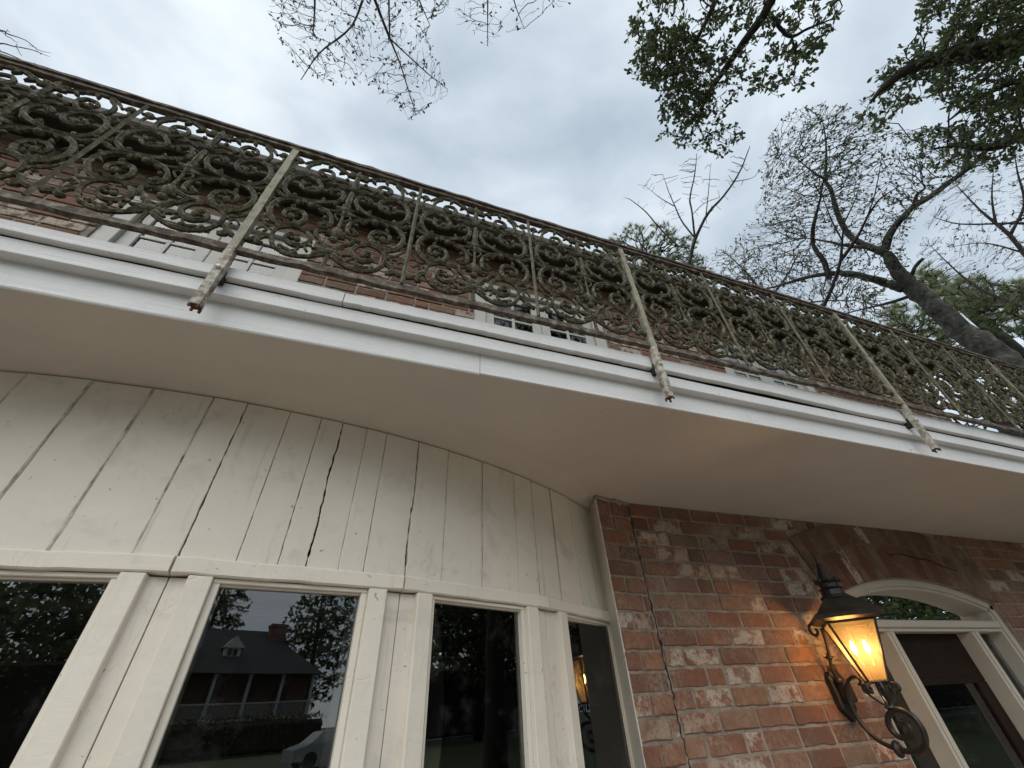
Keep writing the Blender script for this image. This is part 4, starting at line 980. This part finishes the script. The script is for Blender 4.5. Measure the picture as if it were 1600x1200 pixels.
mk_tree('evergreen_oak', 'dark evergreen tree whose leafy limbs hang in from the top right corner', 'tree', None, tuple(base), ev,
        [targets(pT2, 800, 5.0, 6.0, r, .45), targets(pT2b, 420, 5.0, 6.0, r), targets(pT3, 900, 5.6, 7.2, r, .5), targets(pT3b, 480, 5.6, 8.0, r), targets(pT3c, 150, 6.5, 7.6, r)],
        M['barkd'], M['leafdark'], r, r0=.0016, leaf=dict(n=5.3, L_=.052, wd=.028, along=.75), bf=.4, wob=.15, trunk_extra=trex, rmax=.02)
# (3) fine twigs with small leaves hanging in at the top
D = 5.0; base = np.array([-6.5, -6.5, GZ])
tw = [(px([(580, -40), (586, 0), (609, 60), (627, 105), (650, 180)], D), [.02, .014, .010, .007, .003]),
      (px([(490, -40), (492, 0), (489, 56)], D), [.014, .009, .004]),
      (px([(575, -25), (549, 41), (500, 82), (470, 125)], D), [.012, .008, .006, .003]),
      (px([(609, 60), (665, 112), (700, 140)], D), [.007, .005, .002]),
      (px([(762, -40), (762, 38), (762, 72)], D), [.008, .005, .003]), (px([(800, -40), (803, 0), (819, 45)], D), [.008, .005, .002]),
      (px([(640, -40), (655, 0), (672, 40)], D), [.01, .006, .003])]
hub = at(600, -330, 6.2); f2 = np.array([-5.6, -5.6, 3.4])
trex = [(np.array([P[0], P[0]*.5 + hub*.5, hub]), [Rr[0], Rr[0]*1.5, .035]) for P, Rr in tw] + [(np.array([hub, hub*.5 + f2*.5 + [0, 0, .8], f2]), [.05, .1, .16]), (np.array([f2, [-6.2, -6.2, 1], base]), [.18, .22, .3])]
pA = [(405, -30), (425, 30), (440, 70), (455, 105), (505, 130), (560, 130), (600, 150), (640, 195), (662, 175), (705, 150), (685, 90), (660, 40), (700, 20), (715, -30)]
pB = [(705, -30), (712, 45), (735, 50), (762, 78), (785, 55), (830, 40), (860, 12), (905, 10), (905, -30)]
mk_tree('twiggy_tree', 'bare fine twigs with tiny leaves hanging in from the top edge left of centre', 'tree', None, tuple(base), tw,
        [targets(pA, 1150, D - .35, D + .35, r), targets(pB, 190, D - .2, D + .2, r)], M['twig'], M['leafbud'], r, r0=.00095, leaf=dict(n=1.0, L_=.038, wd=.017, prob=.55), bf=.6, wob=.07, trunk_extra=trex, rmax=.008)
# (4) bare young tree above the middle of the railing
D = 17.; base = at(1060, 450, D); bb0 = np.array([base[0] - .2, base[1], GZ])
l5 = [(px([(1060, 450), (1075, 416), (1086, 375), (1106, 334), (1131, 306), (1155, 270), (1172, 228)], D), [.09, .07, .055, .045, .035, .025, .01]),
      (px([(1086, 375), (1081, 330), (1078, 310), (1085, 275), (1089, 240)], D), [.04, .03, .028, .02, .008]),
      (px([(1084, 370), (1065, 345), (1055, 323), (1045, 300), (1036, 273)], D), [.03, .025, .02, .014, .006]),
      (px([(1060, 385), (1031, 357), (1010, 332), (985, 312), (974, 309)], D), [.03, .025, .02, .012, .005]),
      (px([(1078, 388), (1060, 385)], D), [.03, .03]),
      (px([(1103, 336), (1107, 300), (1110, 260)], D), [.02, .015, .006]), (px([(1146, 284), (1175, 278), (1187, 266)], D), [.015, .01, .005]), (px([(1053, 322), (1030, 308), (1008, 290)], D), [.018, .012, .005]), (px([(1082, 335), (1100, 318), (1125, 308)], D), [.012, .012, .01])]
mk_tree('bare_young_tree', 'slender leafless young tree rising above the middle of the railing', 'tree', None, tuple(bb0), l5,
        [targets([(985, 300), (1010, 270), (1055, 260), (1085, 235), (1120, 255), (1165, 230), (1180, 265), (1130, 330), (1090, 380), (1030, 370)], 150, D - .5, D + .5, r)], M['twig'], M['leafbud'], r, r0=.007, bf=.8, wob=.05, trunk_extra=[(np.array([base, base + [0, 0, -4], bb0]), [.09, .13, .17])], rmax=.03)
# (5) sapling crossing in front of the oak
D = 10.; s0 = at(1275, 500, D); sb = np.array([s0[0] + .4, s0[1], GZ])
l6 = [(px([(1275, 500), (1285, 481), (1296, 459), (1306, 432), (1313, 408), (1316, 376), (1318, 350)], D), [.036, .035, .032, .028, .024, .017, .01]),
      (px([(1313, 408), (1330, 385), (1345, 360), (1355, 340), (1372, 314), (1395, 297), (1414, 287)], D), [.03, .026, .022, .018, .014, .009, .004]),
      (px([(1316, 376), (1300, 345), (1290, 320), (1283, 300)], D), [.014, .012, .008, .004]), (px([(1345, 360), (1362, 320), (1372, 280), (1378, 240)], D), [.014, .011, .008, .003]), (px([(1318, 350), (1335, 315), (1345, 280)], D), [.013, .009, .004])]
mk_tree('bare_sapling', 'dark leafless sapling crossing in front of the big oak', 'tree', None, tuple(sb), l6,
        [targets([(1270, 300), (1320, 260), (1400, 240), (1440, 290), (1380, 350), (1330, 420), (1290, 400)], 80, D - .5, D + .5, r)], M['barkd'], M['leafbud'], r, r0=.004, bf=.25, wob=.1, trunk_extra=[(np.array([s0, s0 + [.2, 0, -2.5], sb]), [.05, .06, .08])], rmax=.02)
# (6) bare tree at the right edge
D = 13.; e_ = at(1625, 420, D); eb = np.array([e_[0] + .8, e_[1], GZ])
l7 = [(px([(1625, 420), (1600, 395), (1578, 368), (1556, 349), (1530, 327), (1495, 290)], D), [.05, .042, .036, .03, .018, .008]),
      (px([(1556, 349), (1550, 310), (1552, 265)], D), [.025, .015, .006]), (px([(1600, 349), (1570, 349), (1500, 350), (1460, 340)], D), [.03, .022, .014, .006]),
      (px([(1620, 330), (1590, 345), (1560, 352)], D), [.02, .02, .02]), (px([(1578, 368), (1600, 320), (1590, 270), (1585, 240)], D), [.03, .02, .013, .005]), (px([(1600, 395), (1540, 380), (1490, 385)], D), [.02, .012, .005]),
      (px([(1600, 480), (1560, 465), (1520, 445), (1480, 410), (1455, 385)], D), [.035, .03, .024, .013, .006])]
mk_tree('bare_branching_tree', 'leafless tree of fine grey branches at the right edge of the view', 'tree', None, tuple(eb), l7,
        [targets([(1440, 350), (1470, 290), (1520, 250), (1640, 230), (1640, 480), (1560, 480), (1480, 460), (1430, 400)], 1200, D - .9, D + .9, r)], M['twig'], M['leafbud'], r, r0=.0028, bf=.95, wob=.05, trunk_extra=[(np.array([e_, e_ + [.6, 0, -2.5], eb]), [.09, .13, .2]), (np.array([at(1600, 480, D), e_ + [.3, 0, -1.6]]), [.06, .09])], rmax=.025, leaf=dict(n=.3, L_=.06, wd=.03))
# (7) pines
def pine(label, cx_, cy_, D, poly, n, base_dx=.0, k=34, L_=.34, w_=.010):
    c = at(cx_, cy_, D); b0 = np.array([c[0] + base_dx, c[1], GZ])
    top = at(cx_, cy_, D)
    lm = [(np.array([b0, b0*.3 + top*.7, top]), [.28, .2, .07])]
    mk_tree('pine_tree', label, 'tree', 'pines beyond the house', tuple(b0), lm, [targets(poly, n, D - 1.5, D + 1.5, r)], M['barkd'], M['needle'], r, r0=.012, bf=.6, wob=.15, needles=dict(n=k, L_=L_, w_=w_), rmax=.07)
pine('pale green pine top showing just above the railing under the bare young tree', 1010, 400, 24, [(940, 400), (945, 372), (985, 352), (1040, 350), (1085, 372), (1100, 410), (1130, 440), (1100, 455), (1000, 430)], 430)
pine('dull green pine foliage hanging behind the trunk of the big oak', 1420, 520, 21, [(1370, 500), (1400, 470), (1440, 480), (1500, 520), (1560, 560), (1540, 580), (1440, 560), (1380, 520)], 230, 1.)
pine('pine sprays at the right edge above the oak trunk', 1600, 470, 19, [(1450, 470), (1500, 430), (1560, 440), (1620, 440), (1620, 540), (1560, 520), (1500, 490)], 240, 1.5)
pine('small pine spray just above the fork of the big oak', 1445, 430, 22, [(1415, 430), (1450, 415), (1480, 430), (1500, 460), (1450, 470), (1420, 455)], 90, 1.)
# (8) thicket of fine bare crowns behind the oak, low over the railing
D = 22.; c8 = at(1200, 470, D); b8 = np.array([c8[0], c8[1], GZ])
l8 = [(np.array([b8, b8*.4 + c8*.6, c8]), [.25, .18, .08]), (px([(1200, 470), (1170, 430), (1140, 400)], D), [.06, .04, .015]), (px([(1200, 470), (1230, 430), (1250, 390)], D), [.06, .04, .015]), (px([(1200, 480), (1120, 440), (1080, 420)], D), [.05, .03, .012]), (px([(1200, 480), (1290, 470), (1350, 470)], D), [.05, .03, .012])]
mk_tree('thicket_tree', 'hazy fine twigged tree low over the railing to the left of the big oak', 'tree', None, tuple(b8), l8,
        [targets([(1060, 420), (1090, 395), (1130, 380), (1200, 380), (1300, 400), (1400, 470), (1430, 510), (1300, 500), (1150, 470)], 1000, D - 1.5, D + 1.5, r)], M['twig'], M['leafoak'], r, r0=.007, bf=.7, wob=.12, leaf=dict(n=.8, L_=.12, wd=.06), rmax=.05)
D = 26.; c9 = at(1700, 640, D); b9 = np.array([c9[0] + 1, c9[1], GZ])
l9 = [(np.array([b9, (b9 + c9)/2, c9]), [.3, .25, .15]), (px([(1700, 640), (1600, 610), (1540, 640), (1500, 670)], D), [.12, .08, .05, .02]), (px([(1700, 660), (1620, 670), (1560, 690)], D), [.1, .06, .03]), (px([(1650, 625), (1560, 560), (1480, 540)], D), [.1, .05, .02])]
mk_tree('far_oak', 'far leafy tree glimpsed through the right end of the railing', 'tree', None, tuple(b9), l9,
        [targets([(1400, 540), (1480, 530), (1640, 600), (1680, 760), (1560, 730), (1460, 690), (1400, 620)], 520, D - 2, D + 2, r)], M['barkd'], M['leafoak'], r, r0=.012, bf=.4, wob=.2, leaf=dict(n=1.6, L_=.16, wd=.09), rmax=.08)
# (9) few bare twigs at the left edge
D = 9.; b10 = np.array([-9.2, 3.4, GZ]); c10 = at(-160, 110, D)
l10 = [(px([(-60, 50), (0, 48), (12, 53), (40, 63), (60, 78), (80, 83)], D), [.015, .009, .007, .005, .004, .002]), (px([(-60, 70), (0, 68), (20, 72), (50, 78), (78, 89)], D), [.014, .008, .006, .005, .002]), (px([(-60, 60), (0, 80), (30, 92), (60, 108), (75, 115)], D), [.014, .008, .006, .004, .002]), (px([(8, 52), (12, 46)], D), [.004, .002])]
mk_tree('distant_bare_tree', 'tips of bare twigs poking in at the upper left edge above the railing', 'tree', None, tuple(b10), l10,
        [targets([(-40, 40), (20, 46), (40, 60), (70, 80), (60, 100), (0, 90)], 16, D - .2, D + .2, r)], M['twig'], M['leafbud'], r, r0=.003, bf=.2, wob=.08, rmax=.006,
        trunk_extra=[(np.array([P[0], c10]), [Rr[0], .03]) for P, Rr in l10[:3]] + [(np.array([c10, (c10 + b10)/2 + [-.3, 0, .5], b10]), [.05, .12, .2])])

# ------------------------------------------------------------------ across the street (mirrored in the panes)
HY = -50.
fh = empty('gallery_house', (10, HY, GZ), 'two storey house with columned gallery, dormers and chimney across the street', 'house')
def fp(o): o.parent = fh; o.matrix_parent_inverse = Matrix.Translation((-10, -HY, -GZ)); return o
fx0, fx1 = -8., 16.5
b = MB(); b.box((fx0, HY - 10, GZ), (fx1 + .3, HY - 2.4, 4.4)); fp(b.build('wall', M['farbrick']))
b = MB(); b.add([(fx0 - .6, HY + .5, 4.3), (fx1 + .8, HY + .5, 4.3), (fx1 - 4.2, HY - 5.5, 8.6), (fx0 + 4, HY - 5.5, 8.6), (fx1 + .8, HY - 11, 4.3), (fx0 - .6, HY - 11, 4.3)], [(0,1,2,3), (1,4,2), (4,5,3,2), (5,0,3), (5,4,1,0)]); fp(b.build('roof', M['shingle']))
b = MB(); b.box((fx0 - .3, HY - 2.4, .75), (fx1 + .5, HY + .1, .95)); b.box((fx0 - .3, HY, 2.0), (fx1 + .5, HY + .08, 2.1))
for x in np.arange(fx0, fx1 + .4, .16): b.box((x, HY + .02, .95), (x + .04, HY + .06, 2.0))
fp(b.build('gallery_floor', M['siding']))
for x in np.arange(fx1 - .0, fx0, -2.95):
    b = MB(); b.lathe((x, HY - .1, GZ), [(.24, 0), (.24, .15), (.17, .2), (.15, 5.6), (.22, 5.7), (.22, 5.9)], 12); fp(b.build('column', M['siding']))
for x in np.arange(fx0 + 1.5, fx1 - 1, 2.95):
    for z in (-1.0, 1.2):
        b = MB(); b.box((x - .55, HY - 2.42, z + .2), (x + .55, HY - 2.36, z + 2.4)); b.box((x - .65, HY - 2.36, z + .1), (x - .55, HY - 2.3, z + 2.5)); b.box((x + .55, HY - 2.36, z + .1), (x + .65, HY - 2.3, z + 2.5)); fp(b.build('window', M['shutter']))
for x in (.9, 4.9, 8.6):
    b = MB(); b.box((x - .75, HY - 4.0, 5.0), (x + .75, HY - 1.6, 6.6)); b.add([(x - 1., HY - 1.45, 6.5), (x + 1., HY - 1.45, 6.5), (x, HY - 1.45, 7.5), (x - 1., HY - 5, 6.5), (x + 1., HY - 5, 6.5), (x, HY - 5, 7.5)], [(0,1,2), (0,3,5,2), (1,2,5,4)])
    dm = fp(b.build('dormer', M['siding']))
    b = MB(); b.box((x - .42, HY - 1.59, 5.2), (x + .42, HY - 1.54, 6.4)); q = b.build('window', M['gap']); q.parent = dm; q.matrix_parent_inverse = Matrix.Identity(4)
    b = MB(); b.box((x - .03, HY - 1.53, 5.2), (x + .03, HY - 1.5, 6.4)); b.box((x - .42, HY - 1.53, 5.78), (x + .42, HY - 1.505, 5.83)); q = b.build('muntin', M['siding']); q.parent = dm
b = MB(); b.box((12.2, HY - 5.6, 4), (13.7, HY - 4.2, 8.9)); b.box((12.1, HY - 5.7, 8.9), (13.8, HY - 4.1, 9.2)); fp(b.build('chimney', M['farbrick']))
def bigtree(name, label, x, y, h, rad, n, rng, grp=None, needles=False):
    b0 = np.array([x, y, GZ]); top = np.array([x + rng.normal(0, .5), y, GZ + h])
    lm = [(np.array([b0, b0*.5 + top*.5, top]), [.4, .28, .06])]
    tg_ = []
    while len(tg_) < n:
        p = rng.uniform(-1, 1, 3)
        if np.linalg.norm(p) < 1: tg_.append(np.array([x, y, GZ + h*.61]) + p*[rad, rad, h*.42])
    return mk_tree(name, label, 'tree', grp, tuple(b0), lm, [np.array(tg_)], M['barkd'], M['leafdark'], rng, r0=.02, bf=.5, wob=.2, leaf=dict(n=9, L_=.42, wd=.24), rmax=.12)
sp = [(-30, -44, 15, 5, 'broad dark tree across the street, far left of the gallery house'), (-17, -40, 14, 5, 'dark tree across the street, second left of the gallery house'), (-9, -66, 18, 5, 'tall dark tree behind the left end of the gallery house'), (7.5, -68, 20, 4.5, 'tall dark tree behind the dormers of the gallery house'), (2, -72, 21, 5, 'tallest dark tree behind the gallery house'),
      (19, -58, 17, 5.5, 'dark tree just right of the gallery house chimney'), (24, -38, 13, 5, 'dark tree across the street right of the gallery house'), (33, -28, 12, 5, 'dark tree down the street on the right'), (42, -16, 13, 6, 'dark tree on the lawn far to the right'), (-21, -27, 15, 7, 'very broad dark tree on the lawn left of the drive'), (27, -14, 15, 7, 'very broad dark tree on the lawn to the right'), (-40, -30, 16, 7, 'big dark tree at far left beyond the lawn'), (38, -22, 16, 7, 'big dark tree right of the wide lawn'), (62, -12, 17, 8, 'farthest big dark tree along the street to the right'), (52, -28, 17, 8, 'big dark tree at far right beyond the lawn'), (-29, -60, 18, 7, 'big dark tree behind the others at far left'), (-24, -22, 12, 4.5, 'dark tree on the lawn in front at far left'), (40, -3, 12, 5, 'dark tree beyond the right garden')]
for (x, y, h, rad, lb) in sp: bigtree('street_tree', lb, x, y, h, rad, 640, r, 'trees across the street')
def hedge(label, x0, x1, y, h):
    b = MB(); V = []; F = []; n = int((x1 - x0)*120)
    P = np.stack([r.uniform(x0, x1, n), y + r.uniform(-1, 1, n), GZ + h*(1 - r.random(n)**1.6*.98)], 1)
    for c in P:
        d = r.normal(0, 1, 3); d /= np.linalg.norm(d); s_ = np.cross(d, r.normal(0, 1, 3)); s_ /= np.linalg.norm(s_); i = len(V)
        V += [c, c + d*.14 + s_*.09, c + d*.3, c + d*.14 - s_*.09]; F.append((i, i+1, i+2, i+3))
    b.add(V, F)
    root = empty('hedge', ((x0+x1)/2, y, GZ), label, 'hedge', 'hedges across the street'); mi_ = Matrix.Translation((-(x0+x1)/2, -y, -GZ))
    o = b.build('foliage', M['leafdark'], root); o.matrix_parent_inverse = mi_
    c = MB()
    for x in np.arange(x0, x1, 1.4): c.tube([(x, y, GZ), (x + .2, y + .1, GZ + h*.9)], .05, 5)
    c.bbox((x0, y - .45, GZ + .1), (x1, y + .45, GZ + h*.86), .2)
    o = c.build('inner_wood', M['barkd'], root); o.matrix_parent_inverse = mi_
hedge('long added hedge left of the gallery house, screening sky from the panes', -62, -9, -34, 6.3)  # both long hedges are added to keep bright sky out of the panes
hedge('long added hedge right of the gallery house, screening sky from the panes', 17.0, 78, -31, 7.)
hedge('low dark hedge in front of the gallery house', -9, 16.6, -45.5, 2.5)
# parked car
car = empty('parked_car', (10.3, -25.2, GZ), 'silver car parked on the street opposite', 'car')
def cpar(o): o.parent = car; return o
b = MB(); prof = [(-2.2, .3), (-2.25, .75), (-1.5, .95), (-.9, 1.4), (.7, 1.45), (1.4, 1.0), (2.15, .9), (2.25, .5), (2.2, .3)]
V = [(x, s*(.88 - (.16 if z > 1.1 else 0)), z) for s in (-1, 1) for x, z in prof]; K = len(prof)
b.add(V, [tuple(range(K)), tuple(range(2*K-1, K-1, -1))] + [(k, K+k, K+(k+1) % K, (k+1) % K) for k in range(K)]); cpar(b.build('body', M['carpaint']))
b = MB(); V = [(x, s*.80, z) for s in (-1, 1) for x, z in ((-1.3, 1.0), (-.85, 1.34), (.65, 1.38), (1.2, 1.02))]
V = [(x, (.875 if z < 1.1 else .745)*(1 if y > 0 else -1), z) for x, y, z in V]; b.add(V, [(0,1,2,3), (7,6,5,4)]); cpar(b.build('side_window', M['glass']))
for x in (-1.4, 1.4):
    for s in (-1, 1):
        b = MB(); bb = []
        for yy in (s*.72, s*.92): bb += [(x + .33*math.cos(a), yy, .33 + .33*math.sin(a)) for a in np.linspace(0, 2*math.pi, 17)[:-1]]
        b.add(bb, [(k, (k+1) % 16, 16+(k+1) % 16, 16+k) for k in range(16)] + [tuple(range(16)), tuple(range(31, 15, -1))]); cpar(b.build('wheel', M['rubber']))
# ------------------------------------------------------------------ render settings
SC.render.engine = 'CYCLES'; SC.cycles.max_bounces = 10; SC.cycles.transparent_max_bounces = 24
